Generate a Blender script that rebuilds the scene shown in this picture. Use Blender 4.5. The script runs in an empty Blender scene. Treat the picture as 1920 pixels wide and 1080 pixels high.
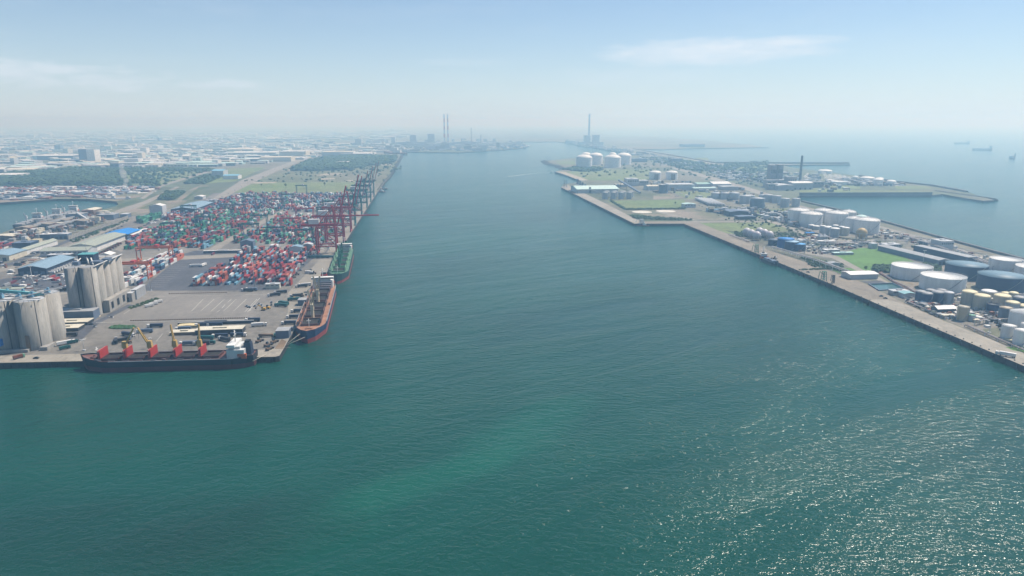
import bpy, math, random
from mathutils import Vector, Matrix
from mathutils.geometry import tessellate_polygon
R = math.radians
random.seed(7)
scene = bpy.context.scene
COL = scene.collection

# ---------------------------------------------------------------- camera
H = 200.0
PITCH = math.atan(312.0 / 1280.0)
SP, CP = math.sin(PITCH), math.cos(PITCH)
cam_d = bpy.data.cameras.new('camera')
cam_d.sensor_width = 36.0
cam_d.lens = 24.0
cam_d.clip_start = 1.0
cam_d.clip_end = 200000.0
cam = bpy.data.objects.new('camera', cam_d)
cam.location = (0, 0, H)
cam.rotation_euler = (math.pi / 2 - PITCH, 0, 0)
COL.objects.link(cam)
scene.camera = cam

# ---------------------------------------------------------------- light
SUN_EL, SUN_AZ = R(58), R(57)            # azimuth clockwise from +Y (view direction)
sl = bpy.data.lights.new('sun', 'SUN')
sl.energy = 5.0
sl.angle = R(0.55)
sl.color = (1.0, 0.935, 0.84)
sun = bpy.data.objects.new('sun', sl)
sd = Vector((math.sin(SUN_AZ) * math.cos(SUN_EL), math.cos(SUN_AZ) * math.cos(SUN_EL), math.sin(SUN_EL)))
sun.rotation_euler = sd.to_track_quat('Z', 'Y').to_euler()
sun.location = (0, 0, 400)
COL.objects.link(sun)

world = bpy.data.worlds.new('World')
scene.world = world
world.use_nodes = True
wt = world.node_tree
wt.nodes.clear()
def wn(t, **k):
    n = wt.nodes.new(t)
    for a, b in k.items(): setattr(n, a, b)
    return n
def wl(a, b): wt.links.new(a, b)
def wmath(op, a, b=None, c=None, clamp=False):
    n = wn('ShaderNodeMath', operation=op); n.use_clamp = clamp
    for i, v in enumerate((a, b, c)):
        if v is None: continue
        if isinstance(v, (int, float)): n.inputs[i].default_value = v
        else: wl(v, n.inputs[i])
    return n.outputs[0]
sky = wn('ShaderNodeTexSky', sky_type='NISHITA', sun_disc=False, sun_elevation=SUN_EL, sun_rotation=SUN_AZ,
         altitude=100, air_density=1.0, dust_density=0.1, ozone_density=5.0)
tc = wn('ShaderNodeTexCoord')
sep = wn('ShaderNodeSeparateXYZ'); wl(tc.outputs['Generated'], sep.inputs[0])
az = wmath('ARCTAN2', sep.outputs[0], sep.outputs[1])
el = wmath('ARCSINE', sep.outputs[2])
mp = wn('ShaderNodeMapping'); mp.inputs['Scale'].default_value = (1.0, 1.0, 4.5)
wl(tc.outputs['Generated'], mp.inputs[0])
nz = wn('ShaderNodeTexNoise'); nz.inputs['Scale'].default_value = 7.0; nz.inputs['Detail'].default_value = 9; nz.inputs['Roughness'].default_value = 0.6
wl(mp.outputs[0], nz.inputs['Vector'])
nz2 = wn('ShaderNodeTexNoise'); nz2.inputs['Scale'].default_value = 22.0; nz2.inputs['Detail'].default_value = 7; nz2.inputs['Roughness'].default_value = 0.65
wl(mp.outputs[0], nz2.inputs['Vector'])
def blob(a0, e0, sa, se, amp, edge):
    """soft cloud bank centred on a direction of the sky"""
    da = wmath('DIVIDE', wmath('SUBTRACT', az, R(a0)), R(sa))
    de = wmath('DIVIDE', wmath('SUBTRACT', el, R(e0)), R(se))
    r2 = wmath('ADD', wmath('MULTIPLY', da, da), wmath('MULTIPLY', de, de))
    g = wmath('SUBTRACT', 1.0, r2)
    g = wmath('ADD', g, wmath('MULTIPLY', wmath('SUBTRACT', nz2.outputs[0], 0.5), edge))
    g = wmath('MULTIPLY', g, 0.9, clamp=True)
    return wmath('MULTIPLY', g, amp)
c = wmath('MULTIPLY', wmath('MULTIPLY', wmath('SUBTRACT', nz.outputs[0], 0.50), 2.0, clamp=True), 0.18)
for b in (blob(15.5, 5.2, 9.5, 1.15, 0.95, 1.9), blob(20.5, 5.7, 5.0, 0.55, 0.85, 1.8), blob(10.0, 3.4, 9.0, 0.9, 0.22, 2.8),
          blob(-35.0, 3.2, 5.0, 1.0, 0.7, 4.6), blob(-29.0, 2.9, 4.0, 0.9, 0.55, 4.6), blob(-22.0, 2.6, 3.5, .55, 0.5, 4.6), blob(-4.0, 4.6, 5.0, .35, 0.16, 3.6)):
    c = wmath('MAXIMUM', c, b)
mix = wn('ShaderNodeMix', data_type='RGBA')
wl(c, mix.inputs['Factor'])
wl(sky.outputs[0], mix.inputs['A'])
mix.inputs['B'].default_value = (7.6, 8.2, 8.9, 1)
# thin milky veil low over the horizon, all the way round
veil = wmath('MULTIPLY', wmath('POWER', 2.718, wmath('DIVIDE', wmath('MAXIMUM', el, 0.0), -R(6.5))), 0.78)
mix2 = wn('ShaderNodeMix', data_type='RGBA')
wl(veil, mix2.inputs['Factor']); wl(mix.outputs['Result'], mix2.inputs['A']); mix2.inputs['B'].default_value = (5.6, 7.0, 8.3, 1)
mix = mix2
bg = wn('ShaderNodeBackground'); bg.inputs[1].default_value = 0.088
wl(mix.outputs['Result'], bg.inputs[0])
wo = wn('ShaderNodeOutputWorld'); wl(bg.outputs[0], wo.inputs[0])

vs = scene.view_settings
scene.display_settings.display_device = 'sRGB'
vs.view_transform = 'Standard'; vs.look = 'None'; vs.exposure = 0.34; vs.gamma = 1.0; vs.use_curve_mapping = False
cy = scene.cycles
cy.use_denoising = True
cy.max_bounces = 4; cy.diffuse_bounces = 1; cy.glossy_bounces = 2; cy.transmission_bounces = 2; cy.volume_bounces = 1
cy.sample_clamp_indirect = 4.0
cy.caustics_reflective = False; cy.caustics_refractive = False

# ---------------------------------------------------------------- measuring
LAND = 5.0
def G(px, py, z=LAND):
    t = (py - 540.0) / 1280.0
    Z = (H - z) / (SP + t * CP)
    return Vector(((px - 960.0) / 1280.0 * Z, Z * (CP - t * SP), z))
def Zof(p):                     # camera depth of a world point
    return p[1] * CP + (H - p[2]) * SP
def PIX(p):
    Z = Zof(p)
    return 960 + 1280 * p[0] / Z, 540 + 1280 * ((H - p[2]) * CP - p[1] * SP) / Z
def HT(y, py):                  # height seen at row py at forward distance y
    t = (py - 540.0) / 1280.0
    return H - y * (SP + t * CP) / (CP - t * SP)
PA = R(7.0)                     # heading of the quays
UX, UY = Vector((math.cos(PA), math.sin(PA), 0)), Vector((-math.sin(PA), math.cos(PA), 0))

# ---------------------------------------------------------------- materials
MATS = {}
def mat(name, col, rough=0.75, var=0.18, scale=0.15, streak=False, metal=0.0, spec=0.3, fine=0.0, col2=None, sharp=0.25, stain=0.0):
    if name in MATS: return MATS[name]
    col = tuple(c * 0.87 for c in col)
    if col2: col2 = tuple(c * 0.87 for c in col2)
    m = bpy.data.materials.new(name); m.use_nodes = True
    nt = m.node_tree; b = nt.nodes['Principled BSDF']
    b.inputs['Roughness'].default_value = rough; b.inputs['Metallic'].default_value = metal
    b.inputs['Specular IOR Level'].default_value = spec
    N = nt.nodes.new; L = nt.links.new
    if var > 0 or col2:
        g = N('ShaderNodeNewGeometry'); mpn = N('ShaderNodeMapping')
        L(g.outputs['Position'], mpn.inputs[0])
        mpn.inputs['Scale'].default_value = (1, 1, 0.12) if streak else (1, 1, 1)
        n = N('ShaderNodeTexNoise'); n.inputs['Scale'].default_value = scale; n.inputs['Detail'].default_value = 6; n.inputs['Roughness'].default_value = 0.62
        L(mpn.outputs[0], n.inputs['Vector'])
        mr = N('ShaderNodeMapRange'); mr.inputs[1].default_value = 0.3; mr.inputs[2].default_value = 0.7
        mr.inputs[3].default_value = 1 - var; mr.inputs[4].default_value = 1 + var
        L(n.outputs[0], mr.inputs[0])
        cs = None
        if col2:
            n2 = N('ShaderNodeTexNoise'); n2.inputs['Scale'].default_value = scale * 0.37; n2.inputs['Detail'].default_value = 5
            L(mpn.outputs[0], n2.inputs['Vector'])
            m2 = N('ShaderNodeMapRange'); m2.inputs[1].default_value = 0.5 - sharp / 2; m2.inputs[2].default_value = 0.5 + sharp / 2
            L(n2.outputs[0], m2.inputs[0])
            mx = N('ShaderNodeMix'); mx.data_type = 'RGBA'
            L(m2.outputs[0], mx.inputs['Factor']); mx.inputs['A'].default_value = (*col, 1); mx.inputs['B'].default_value = (*col2, 1)
            cs = mx.outputs['Result']
        sc = N('ShaderNodeVectorMath'); sc.operation = 'SCALE'
        if cs: L(cs, sc.inputs[0])
        else: sc.inputs[0].default_value = col
        f = mr.outputs[0]
        if fine > 0:
            n3 = N('ShaderNodeTexNoise'); n3.inputs['Scale'].default_value = scale * 9; n3.inputs['Detail'].default_value = 4
            L(mpn.outputs[0], n3.inputs['Vector'])
            m3 = N('ShaderNodeMapRange'); m3.inputs[1].default_value = 0.35; m3.inputs[2].default_value = 0.65
            m3.inputs[3].default_value = 1 - fine; m3.inputs[4].default_value = 1 + fine
            L(n3.outputs[0], m3.inputs[0])
            mm = N('ShaderNodeMath'); mm.operation = 'MULTIPLY'; L(f, mm.inputs[0]); L(m3.outputs[0], mm.inputs[1]); f = mm.outputs[0]
        if stain > 0:        # oil and tyre stains: warped noise cut at a threshold
            ms = N('ShaderNodeMapping'); L(g.outputs['Position'], ms.inputs[0]); ms.inputs['Scale'].default_value = (1, .35, 1); ms.inputs['Rotation'].default_value = (0, 0, -0.25)
            n4 = N('ShaderNodeTexNoise'); n4.inputs['Scale'].default_value = 0.09; n4.inputs['Detail'].default_value = 7; n4.inputs['Roughness'].default_value = .7; n4.inputs['Distortion'].default_value = 2.2
            L(ms.outputs[0], n4.inputs['Vector'])
            m4 = N('ShaderNodeMapRange'); m4.inputs[1].default_value = 0.50; m4.inputs[2].default_value = 0.66; m4.inputs[3].default_value = 1.0; m4.inputs[4].default_value = 1 - stain
            L(n4.outputs[0], m4.inputs[0])
            n5 = N('ShaderNodeTexVoronoi'); n5.inputs['Scale'].default_value = 0.045; n5.feature = 'F1'; L(ms.outputs[0], n5.inputs['Vector'])
            sx = N('ShaderNodeSeparateXYZ'); L(n5.outputs['Color'], sx.inputs[0])
            m5 = N('ShaderNodeMapRange'); m5.inputs[3].default_value = 0.92; m5.inputs[4].default_value = 1.06; L(sx.outputs[0], m5.inputs[0])
            mm = N('ShaderNodeMath'); mm.operation = 'MULTIPLY'; L(f, mm.inputs[0]); L(m4.outputs[0], mm.inputs[1])
            m6 = N('ShaderNodeMath'); m6.operation = 'MULTIPLY'; L(mm.outputs[0], m6.inputs[0]); L(m5.outputs[0], m6.inputs[1]); f = m6.outputs[0]
        L(f, sc.inputs['Scale'])
        L(sc.outputs[0], b.inputs['Base Color'])
    else:
        b.inputs['Base Color'].default_value = (*col, 1)
    MATS[name] = m
    return m

def G(px, py, z=5.0):
    t = (py - 540.0) / 1280.0
    Z = (H - z) / (SP + t * CP)
    return Vector(((px - 960.0) / 1280.0 * Z, Z * (CP - t * SP), z))
def water_mat():
    m = bpy.data.materials.new('sea_water'); m.use_nodes = True
    nt = m.node_tree; b = nt.nodes['Principled BSDF']; N = nt.nodes.new; L = nt.links.new
    def ma(op, a, bb=None, clamp=False):
        n = N('ShaderNodeMath'); n.operation = op; n.use_clamp = clamp
        for i, v in enumerate((a, bb)):
            if v is None: continue
            if isinstance(v, (int, float)): n.inputs[i].default_value = v
            else: L(v, n.inputs[i])
        return n.outputs[0]
    g = N('ShaderNodeNewGeometry')
    def noise(scale, detail, sc=(1, 1, 1), rot=0.0, rough=0.55, dist=0.0):
        mpn = N('ShaderNodeMapping'); mpn.vector_type = 'TEXTURE'; mpn.inputs['Scale'].default_value = tuple(1 / q for q in sc); mpn.inputs['Rotation'].default_value = (0, 0, rot)
        L(g.outputs['Position'], mpn.inputs[0])
        n = N('ShaderNodeTexNoise'); n.inputs['Scale'].default_value = scale; n.inputs['Detail'].default_value = detail
        n.inputs['Roughness'].default_value = rough; n.inputs['Distortion'].default_value = dist
        L(mpn.outputs[0], n.inputs['Vector']); return n.outputs[0]
    big = noise(0.0034, 5, (0.55, 1.0, 1), R(40), 0.55, 0.6)
    mid = noise(0.014, 5, (0.28, 1.0, 1), R(32), 0.6, 0.8)
    sp = N('ShaderNodeSeparateXYZ'); L(g.outputs['Position'], sp.inputs[0])
    # green shallows near, bluer offshore: silt plumes of the dredged channel
    mr = N('ShaderNodeMapRange'); mr.inputs[1].default_value = 0.36; mr.inputs[2].default_value = 0.66
    L(ma('ADD', ma('MULTIPLY', big, 0.75), ma('MULTIPLY', mid, 0.25)), mr.inputs[0])
    mx = N('ShaderNodeMix'); mx.data_type = 'RGBA'
    L(mr.outputs[0], mx.inputs['Factor'])
    mx.inputs['A'].default_value = (0.004, 0.043, 0.033, 1); mx.inputs['B'].default_value = (0.006, 0.070, 0.053, 1)
    colr = mx.outputs['Result']
    def plume(x, y, ang, la, lb, amp, colour):
        dx = ma('SUBTRACT', sp.outputs[0], x); dy = ma('SUBTRACT', sp.outputs[1], y); ca, sa = math.cos(ang), math.sin(ang)
        a = ma('DIVIDE', ma('ADD', ma('MULTIPLY', dx, ca), ma('MULTIPLY', dy, sa)), la)
        c = ma('DIVIDE', ma('SUBTRACT', ma('MULTIPLY', dy, ca), ma('MULTIPLY', dx, sa)), lb)
        r = ma('ADD', ma('MULTIPLY', a, a), ma('MULTIPLY', c, c))
        v = ma('SUBTRACT', 1.0, r); v = ma('ADD', v, ma('MULTIPLY', ma('SUBTRACT', mid, 0.5), 2.2)); v = ma('MULTIPLY', v, amp, True)
        m = N('ShaderNodeMix'); m.data_type = 'RGBA'; L(v, m.inputs['Factor']); L(colr, m.inputs['A']); m.inputs['B'].default_value = (*colour, 1)
        return m.outputs['Result']
    for px, py, ang, la, lb, amp, cc in ((800, 900, 35, 75, 22, .5, (0.007, 0.105, 0.068)), (980, 810, 50, 90, 30, .5, (0.006, 0.098, 0.066)), (520, 1010, 10, 60, 25, .35, (0.005, 0.075, 0.05)), (120, 1000, 0, 150, 60, .8, (0.007, 0.034, 0.029)), (1100, 524, 20, 90, 14, .35, (0.03, 0.10, 0.09))):
        P_ = G(px, py, 0); colr = plume(P_.x, P_.y, R(ang), la, lb, amp, cc)
    L(colr, b.inputs['Base Color'])
    b.inputs['IOR'].default_value = 1.33
    b.inputs['Specular IOR Level'].default_value = 0.34
    b.inputs['Roughness'].default_value = 0.165
    h1 = noise(0.10, 3, (0.55, 1.0, 1), R(12), 0.5)
    h2 = noise(0.33, 3, (0.5, 1.0, 1), R(-8), 0.55, 0.3)
    h3 = noise(0.95, 2, (0.7, 1.0, 1), R(8), 0.5)
    swell = noise(0.05, 2, (0.16, 1.0, 1), R(31), 0.4)
    gust = N('ShaderNodeMapRange'); gust.inputs[1].default_value = 0.3; gust.inputs[2].default_value = 0.7
    gust.inputs[3].default_value = 0.45; gust.inputs[4].default_value = 1.4
    L(mid, gust.inputs[0])
    hh = ma('ADD', ma('ADD', ma('MULTIPLY', h1, 1.1), ma('MULTIPLY', h2, 1.3)), ma('ADD', ma('MULTIPLY', h3, 0.42), ma('MULTIPLY', swell, 1.1)))
    hh = ma('MULTIPLY', hh, gust.outputs[0])
    bp = N('ShaderNodeBump'); bp.inputs['Strength'].default_value = 1.0; bp.inputs['Distance'].default_value = 0.82
    L(hh, bp.inputs['Height']); L(bp.outputs[0], b.inputs['Normal'])
    return m

# ---------------------------------------------------------------- mesh building
class MB:
    def __init__(s): s.v = []; s.f = []; s.m = []; s.s = []
    def add(s, vs, fs, m=0, sm=False):
        o = len(s.v); s.v += [tuple(x) for x in vs]
        for f in fs:
            s.f.append([i + o for i in f]); s.m.append(m); s.s.append(sm)
        return s
    def box(s, cx, cy, z0, sx, sy, sz, m=0, rz=0.0, mt=None, tx=1.0, ty=1.0):
        """box standing on z0; tx, ty taper the top"""
        c, n = math.cos(rz), math.sin(rz); vs = []
        for k, (fx, fy) in enumerate(((1, 1), (tx, ty))):
            for a, b in ((-1, -1), (1, -1), (1, 1), (-1, 1)):
                x, y = a * sx / 2 * fx, b * sy / 2 * fy
                vs.append((cx + x * c - y * n, cy + x * n + y * c, z0 + k * sz))
        s.add(vs, [(3, 2, 1, 0), (0, 1, 5, 4), (1, 2, 6, 5), (2, 3, 7, 6), (3, 0, 4, 7)], m)
        s.add(vs[4:], [(0, 1, 2, 3)], m if mt is None else mt)
        return s
    def beam(s, p, q, w, h=None, m=0):
        p, q = Vector(p), Vector(q); h = h or w; d = (q - p)
        if d.length < 1e-6: return s
        d.normalize(); up = Vector((0, 0, 1)) if abs(d.z) < 0.95 else Vector((1, 0, 0))
        a = d.cross(up).normalized() * (w / 2); b = a.cross(d).normalized() * (h / 2); vs = []
        for e in (p, q):
            vs += [e - a - b, e + a - b, e + a + b, e - a + b]
        return s.add(vs, [(0, 1, 2, 3), (7, 6, 5, 4), (0, 4, 5, 1), (1, 5, 6, 2), (2, 6, 7, 3), (3, 7, 4, 0)], m)
    def lathe(s, prof, n=24, m=0, x=0, y=0, sm=True, a0=0.0):
        k = len(prof); vs = []; fs = []
        for r, z in prof:
            for i in range(n):
                a = a0 + 2 * math.pi * i / n
                vs.append((x + r * math.cos(a), y + r * math.sin(a), z))
        for j in range(k - 1):
            for i in range(n):
                i2 = (i + 1) % n
                fs.append((j * n + i, j * n + i2, (j + 1) * n + i2, (j + 1) * n + i))
        return s.add(vs, fs, m, sm)
    def cyl(s, x, y, z0, z1, r, n=16, m=0, mt=None, r1=None, sm=True):
        r1 = r if r1 is None else r1
        s.lathe([(r, z0), (r1, z1)], n, m, x, y, sm)
        vs = [(x + r1 * math.cos(2 * math.pi * i / n), y + r1 * math.sin(2 * math.pi * i / n), z1) for i in range(n)]
        return s.add(vs, [tuple(range(n))], m if mt is None else mt)
    def tube(s, p, q, r, n=6, m=0, r1=None):
        p, q = Vector(p), Vector(q); d = (q - p).normalized(); r1 = r if r1 is None else r1
        up = Vector((0, 0, 1)) if abs(d.z) < 0.95 else Vector((1, 0, 0))
        a = d.cross(up).normalized(); b = a.cross(d).normalized(); vs = []
        for e, rr in ((p, r), (q, r1)):
            for i in range(n):
                t = 2 * math.pi * i / n
                vs.append(e + a * math.cos(t) * rr + b * math.sin(t) * rr)
        fs = [(i, (i + 1) % n, n + (i + 1) % n, n + i) for i in range(n)]
        fs += [tuple(range(n - 1, -1, -1)), tuple(range(n, 2 * n))]
        return s.add(vs, fs, m, True)
    def gable(s, cx, cy, z, sx, sy, rise, m=0, over=0.6, along='y', mg=None, thick=0.35):
        """pitched roof with thickness; ridge along y or x"""
        if along == 'y':
            hw, hl = sx / 2 + over, sy / 2 + over
            P = lambda a, b, c: (cx + a, cy + b, c)
        else:
            hw, hl = sy / 2 + over, sx / 2 + over
            P = lambda a, b, c: (cx + b, cy + a, c)
        vs = [P(-hw, -hl, z), P(0, -hl, z + rise), P(hw, -hl, z), P(-hw, hl, z), P(0, hl, z + rise), P(hw, hl, z)]
        vs += [(x, y, zz + thick) for x, y, zz in vs]
        s.add(vs, [(6, 7, 10, 9), (7, 8, 11, 10), (3, 4, 1, 0), (4, 5, 2, 1), (0, 1, 7, 6), (1, 2, 8, 7), (4, 3, 9, 10), (5, 4, 10, 11), (3, 0, 6, 9), (2, 5, 11, 8)], m)
        g = hw - over
        vs = [P(-g, -hl + over, z), P(g, -hl + over, z), P(0, -hl + over, z + rise * g / hw), P(-g, hl - over, z), P(g, hl - over, z), P(0, hl - over, z + rise * g / hw)]
        return s.add(vs, [(0, 1, 2), (4, 3, 5)], m if mg is None else mg)
    def build(s, name, mats, parent=None, loc=None, rz=None):
        me = bpy.data.meshes.new(name); me.from_pydata(s.v, [], s.f)
        if not isinstance(mats, (list, tuple)): mats = [mats]
        for x in mats: me.materials.append(x)
        me.polygons.foreach_set('material_index', s.m); me.polygons.foreach_set('use_smooth', s.s)
        me.update()
        o = bpy.data.objects.new(name, me); COL.objects.link(o)
        if parent: o.parent = parent
        if loc is not None: o.location = loc
        if rz is not None: o.rotation_euler = (0, 0, rz)
        return o
def tag(o, label=None, cat=None, group=None, kind=None):
    if label: o['label'] = label
    if cat: o['category'] = cat
    if group: o['group'] = group
    if kind: o['kind'] = kind
    return o
def thing(name, label, cat, loc, rz=PA, group=None):
    o = bpy.data.objects.new(name, None); COL.objects.link(o)
    o.location = loc; o.rotation_euler = (0, 0, rz); o.empty_display_size = 2
    return tag(o, label, cat, group)
def copy_tree(o, parent=None):
    kids = [k for k in ALLKIDS.get(o.name, o.children)]
    c = o.copy(); COL.objects.link(c); c.parent = parent
    for k in kids: copy_tree(k, c)
    return c
ALLKIDS = {}
def place(o, label, loc, rz, group=None, scale=None):
    c = copy_tree(o); c['label'] = label; c.location = loc; c.rotation_euler = (0, 0, rz)
    if group: c['group'] = group
    if scale: c.scale = scale
    return c
def sheet(name, pts, lift, material, world=False, kind='structure', z=LAND):
    P = [Vector(p) if world else G(p[0], p[1], z) for p in pts]
    P = [Vector((p.x, p.y, z + lift)) for p in P]
    tris = tessellate_polygon([P])
    mb = MB(); fs = []
    for t in tris:
        a, b, c = (P[i] for i in t)
        fs.append(t if (b - a).cross(c - a).z > 0 else (t[0], t[2], t[1]))
    mb.add(P, fs)
    o = mb.build(name, material)
    if kind: o['kind'] = kind
    return o
def inside(x, y, poly):
    r = False; n = len(poly)
    for i in range(n):
        x1, y1 = poly[i][0], poly[i][1]; x2, y2 = poly[i - 1][0], poly[i - 1][1]
        if (y1 > y) != (y2 > y) and x < (x2 - x1) * (y - y1) / (y2 - y1) + x1: r = not r
    return r
# ================================================================ SETTING
m_concrete = mat('concrete_yard', (0.21, 0.195, 0.172), 0.85, 0.18, 0.02, fine=0.12, stain=.22, col2=(0.155, 0.147, 0.135), sharp=0.2)
m_apron = mat('apron_concrete', (0.31, 0.285, 0.24), 0.85, 0.16, 0.035, fine=0.08, stain=.2)
m_apron_r = mat('apron_concrete_tan', (0.235, 0.205, 0.165), 0.85, 0.14, 0.03, fine=0.08, stain=.2)
m_park = mat('parking_concrete', (0.21, 0.197, 0.18), 0.85, 0.12, 0.02, fine=0.07, stain=.14)
m_asph = mat('asphalt', (0.085, 0.09, 0.105), 0.85, 0.22, 0.03, fine=0.12, stain=.2)
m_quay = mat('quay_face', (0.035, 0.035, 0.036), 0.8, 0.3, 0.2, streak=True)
m_land = mat('inland_ground', (0.17, 0.16, 0.12), 0.9, 0.2, 0.004, fine=0.2, col2=(0.095, 0.115, 0.065), sharp=0.12)
m_grass = mat('grass_ground', (0.135, 0.19, 0.065), 0.95, 0.2, 0.012, fine=0.22, col2=(0.17, 0.19, 0.095), sharp=0.3)
m_grassb = mat('bright_grass', (0.10, 0.20, 0.045), 0.95, 0.15, 0.02, fine=0.18)
m_scrub = mat('scrub_ground', (0.05, 0.085, 0.035), 0.95, 0.3, 0.03, fine=0.3, col2=(0.11, 0.12, 0.06), sharp=0.2)
m_sand = mat('bare_sand', (0.36, 0.32, 0.25), 0.95, 0.16, 0.02, fine=0.14)
m_dirt = mat('bare_dirt', (0.24, 0.205, 0.165), 0.95, 0.2, 0.02, fine=0.18, col2=(0.15, 0.155, 0.10), sharp=0.1)
m_road = mat('road_concrete', (0.26, 0.24, 0.205), 0.85, 0.12, 0.03, fine=0.06)
m_line = mat('road_paint', (0.50, 0.50, 0.47), 0.8, 0.3, 0.3)
m_rock = mat('rock_armour', (0.085, 0.08, 0.078), 0.9, 0.5, 0.25, fine=0.4)
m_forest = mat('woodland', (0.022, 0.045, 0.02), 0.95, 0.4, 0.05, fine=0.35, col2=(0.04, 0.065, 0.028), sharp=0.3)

# water
wmb = MB()
wmb.add([(-42000, -900, 0), (42000, -900, 0), (42000, 41500, 0), (-42000, 41500, 0)], [(0, 1, 2, 3)])
water = wmb.build('sea_water', water_mat()); water['kind'] = 'structure'

# haze: one closed box round everything
hz = MB().box(0, 20600, -6, 86000, 43600, 288)
haze = hz.build('haze', [])
haze.data.materials.clear()
hm = bpy.data.materials.new('haze_air'); hm.use_nodes = True
hn = hm.node_tree; hn.nodes.clear()
pv = hn.nodes.new('ShaderNodeVolumePrincipled')
pv.inputs['Color'].default_value = (0.37, 0.65, 0.93, 1)
pv.inputs['Density'].default_value = 0.00026
pv.inputs['Absorption Color'].default_value = (0.86, 0.85, 0.5, 1)
pv.inputs['Anisotropy'].default_value = 0.36
ho = hn.nodes.new('ShaderNodeOutputMaterial'); hn.links.new(pv.outputs[0], ho.inputs['Volume'])
haze.data.materials.append(hm); haze['kind'] = 'stuff'

LANDPX = [(-500, 692), (516, 669), (524, 667), (538, 643), (635, 474), (664, 428), (708, 360), (721, 342), (733, 329), (752, 294),
          (750, 284), (800, 285.5), (860, 286), (940, 281), (985, 277.5), (990, 274), (975, 269), (930, 266), (1000, 266), (1043, 265.5), (1062, 268),
          (1092, 274), (1129, 279), (1165, 286), (1192, 291), (1150, 293), (1100, 295), (1075, 296), (1045, 300), (1021, 302), (1028, 307.5), (1046, 311),
          (1058, 317), (1040, 322), (1060, 328), (1089, 339), (1075, 343), (1057, 345), (1052, 351), (1189, 419), (1282, 419), (1560, 533), (1920, 686),
          (2400, 889), (2900, 700), (2250, 580), (1920, 487.5), (1760, 445), (1645, 412.5), (1577, 395), (1504, 378), (1492, 371), (1500, 367),
          (1577, 366.6), (1746, 366), (1768, 364), (1807, 371), (1844, 376.5), (1864, 375.5), (1835, 367), (1812, 360), (1785, 355), (1746, 348), (1678, 341), (1613, 330), (1560, 324),
          (1526, 319), (1492, 315), (1464, 309.5), (1594, 308), (1590, 305.5), (1344, 305.5), (1187, 279), (1240, 280), (1281, 278.5), (1441, 276), (1400, 271),
          (1332, 264), (1217, 256), (1131, 255), (1120, 246), (1085, 238), (1060, 235.0), (-700, 235.0), (-700, 384), (0, 380), (107, 373), (164, 373),
          (218, 378), (223, 385), (200, 391), (178, 395), (155, 400), (129, 405), (100, 411), (67, 419), (22, 430), (0, 438), (-500, 560)]
LANDW = [G(*p) for p in LANDPX]
def land_mesh(name):
    n = len(LANDW); mb = MB()
    tris = tessellate_polygon([LANDW]); fs = []
    for t in tris:
        a, b, c = (LANDW[i] for i in t)
        fs.append(tuple(t) if (b - a).cross(c - a).z > 0 else (t[0], t[2], t[1]))
    mb.add(LANDW, fs, 0)
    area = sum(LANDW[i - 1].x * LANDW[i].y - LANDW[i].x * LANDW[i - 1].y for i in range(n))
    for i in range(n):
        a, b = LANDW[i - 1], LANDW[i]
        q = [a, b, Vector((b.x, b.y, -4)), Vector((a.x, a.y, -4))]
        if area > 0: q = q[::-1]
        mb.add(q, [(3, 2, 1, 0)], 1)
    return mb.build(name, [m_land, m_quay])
ground = land_mesh('ground'); ground['kind'] = 'structure'

LAY = [0]
def S(name, pts, m, lay=1, world=False):
    LAY[0] += 1
    return sheet(name, pts, 0.02 * lay + 0.0004 * LAY[0], m, world)
# ---- left port
S('container_yard', [(-500, 691.5), (515.5, 668.6), (523, 666.5), (537, 643), (634, 474), (663, 428), (706.5, 360), (690, 358), (400, 362), (385, 372), (300, 396), (250, 404), (160, 440), (-20, 520), (-500, 600)], m_concrete, 1)
S('near_quay_apron', [(-500, 691), (516, 668.8), (524, 666.7), (538, 643.2), (541, 637), (523, 650), (500, 655.5), (0, 667), (-500, 680)], m_apron, 2)
S('parking_apron', [(178, 604), (262, 556), (300, 547), (500, 547), (540, 549), (524, 566), (470, 597), (320, 600.5)], m_park, 2)
S('asphalt_yard', [(262, 545), (520, 544.5), (606, 468), (365, 470), (345, 476)], m_asph, 2)
S('asphalt_yard', [(-60, 549), (141, 548), (141, 512), (100, 513), (20, 521), (-60, 532)], m_asph, 2)
S('service_road', [(-60, 560), (141, 551), (262, 549), (262, 545), (141, 547.5), (-60, 551)], m_road, 3)
S('service_road', [(120, 640), (168, 606), (240, 571), (252, 572), (186, 606), (150, 640)], m_asph, 3)
S('coast_road', [(-60, 512), (20, 500), (130, 458), (240, 412), (245, 414), (140, 461), (30, 504), (-60, 524)], m_road, 3)
S('railway_bed', [(-60, 503), (20, 492), (128, 449), (238, 407), (240, 409.5), (131, 453), (22, 497), (-60, 509)], m_asph, 3)
S('yard_lane', [(385, 472), (400, 462), (520, 398), (560, 380), (566, 380), (528, 400), (418, 462), (408, 472)], m_road, 3)
S('yard_lane', [(200, 486), (560, 470.5), (608, 468), (606, 474), (560, 476), (200, 494)], m_road, 3)
S('yard_lane', [(215, 468), (260, 436), (330, 416), (338, 418), (262, 444), (228, 472)], m_road, 3)
S('quayside_lane', [(540, 549), (606, 480), (612, 470), (660, 404), (690, 370), (704, 362), (707, 361), (663, 428.5), (634, 475), (536, 645), (520, 652), (540, 585)], m_road, 2)
S('rail_strip', [(609, 474), (655, 412), (700, 361), (701.5, 361), (657, 412), (611.5, 474)], m_asph, 4)
S('grass_field', [(428, 361), (652, 361.5), (680, 344), (676, 341.5), (458, 342.5)], m_grass, 2)
S('grassland', [(456, 342), (678, 341.2), (716, 343.8), (731, 327), (750, 295), (700, 292), (600, 303), (540, 313)], mat('rough_grassland', (0.125, 0.14, 0.075), 0.95, 0.2, 0.006, fine=0.2, col2=(0.16, 0.155, 0.10), sharp=0.12), 1)
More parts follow.
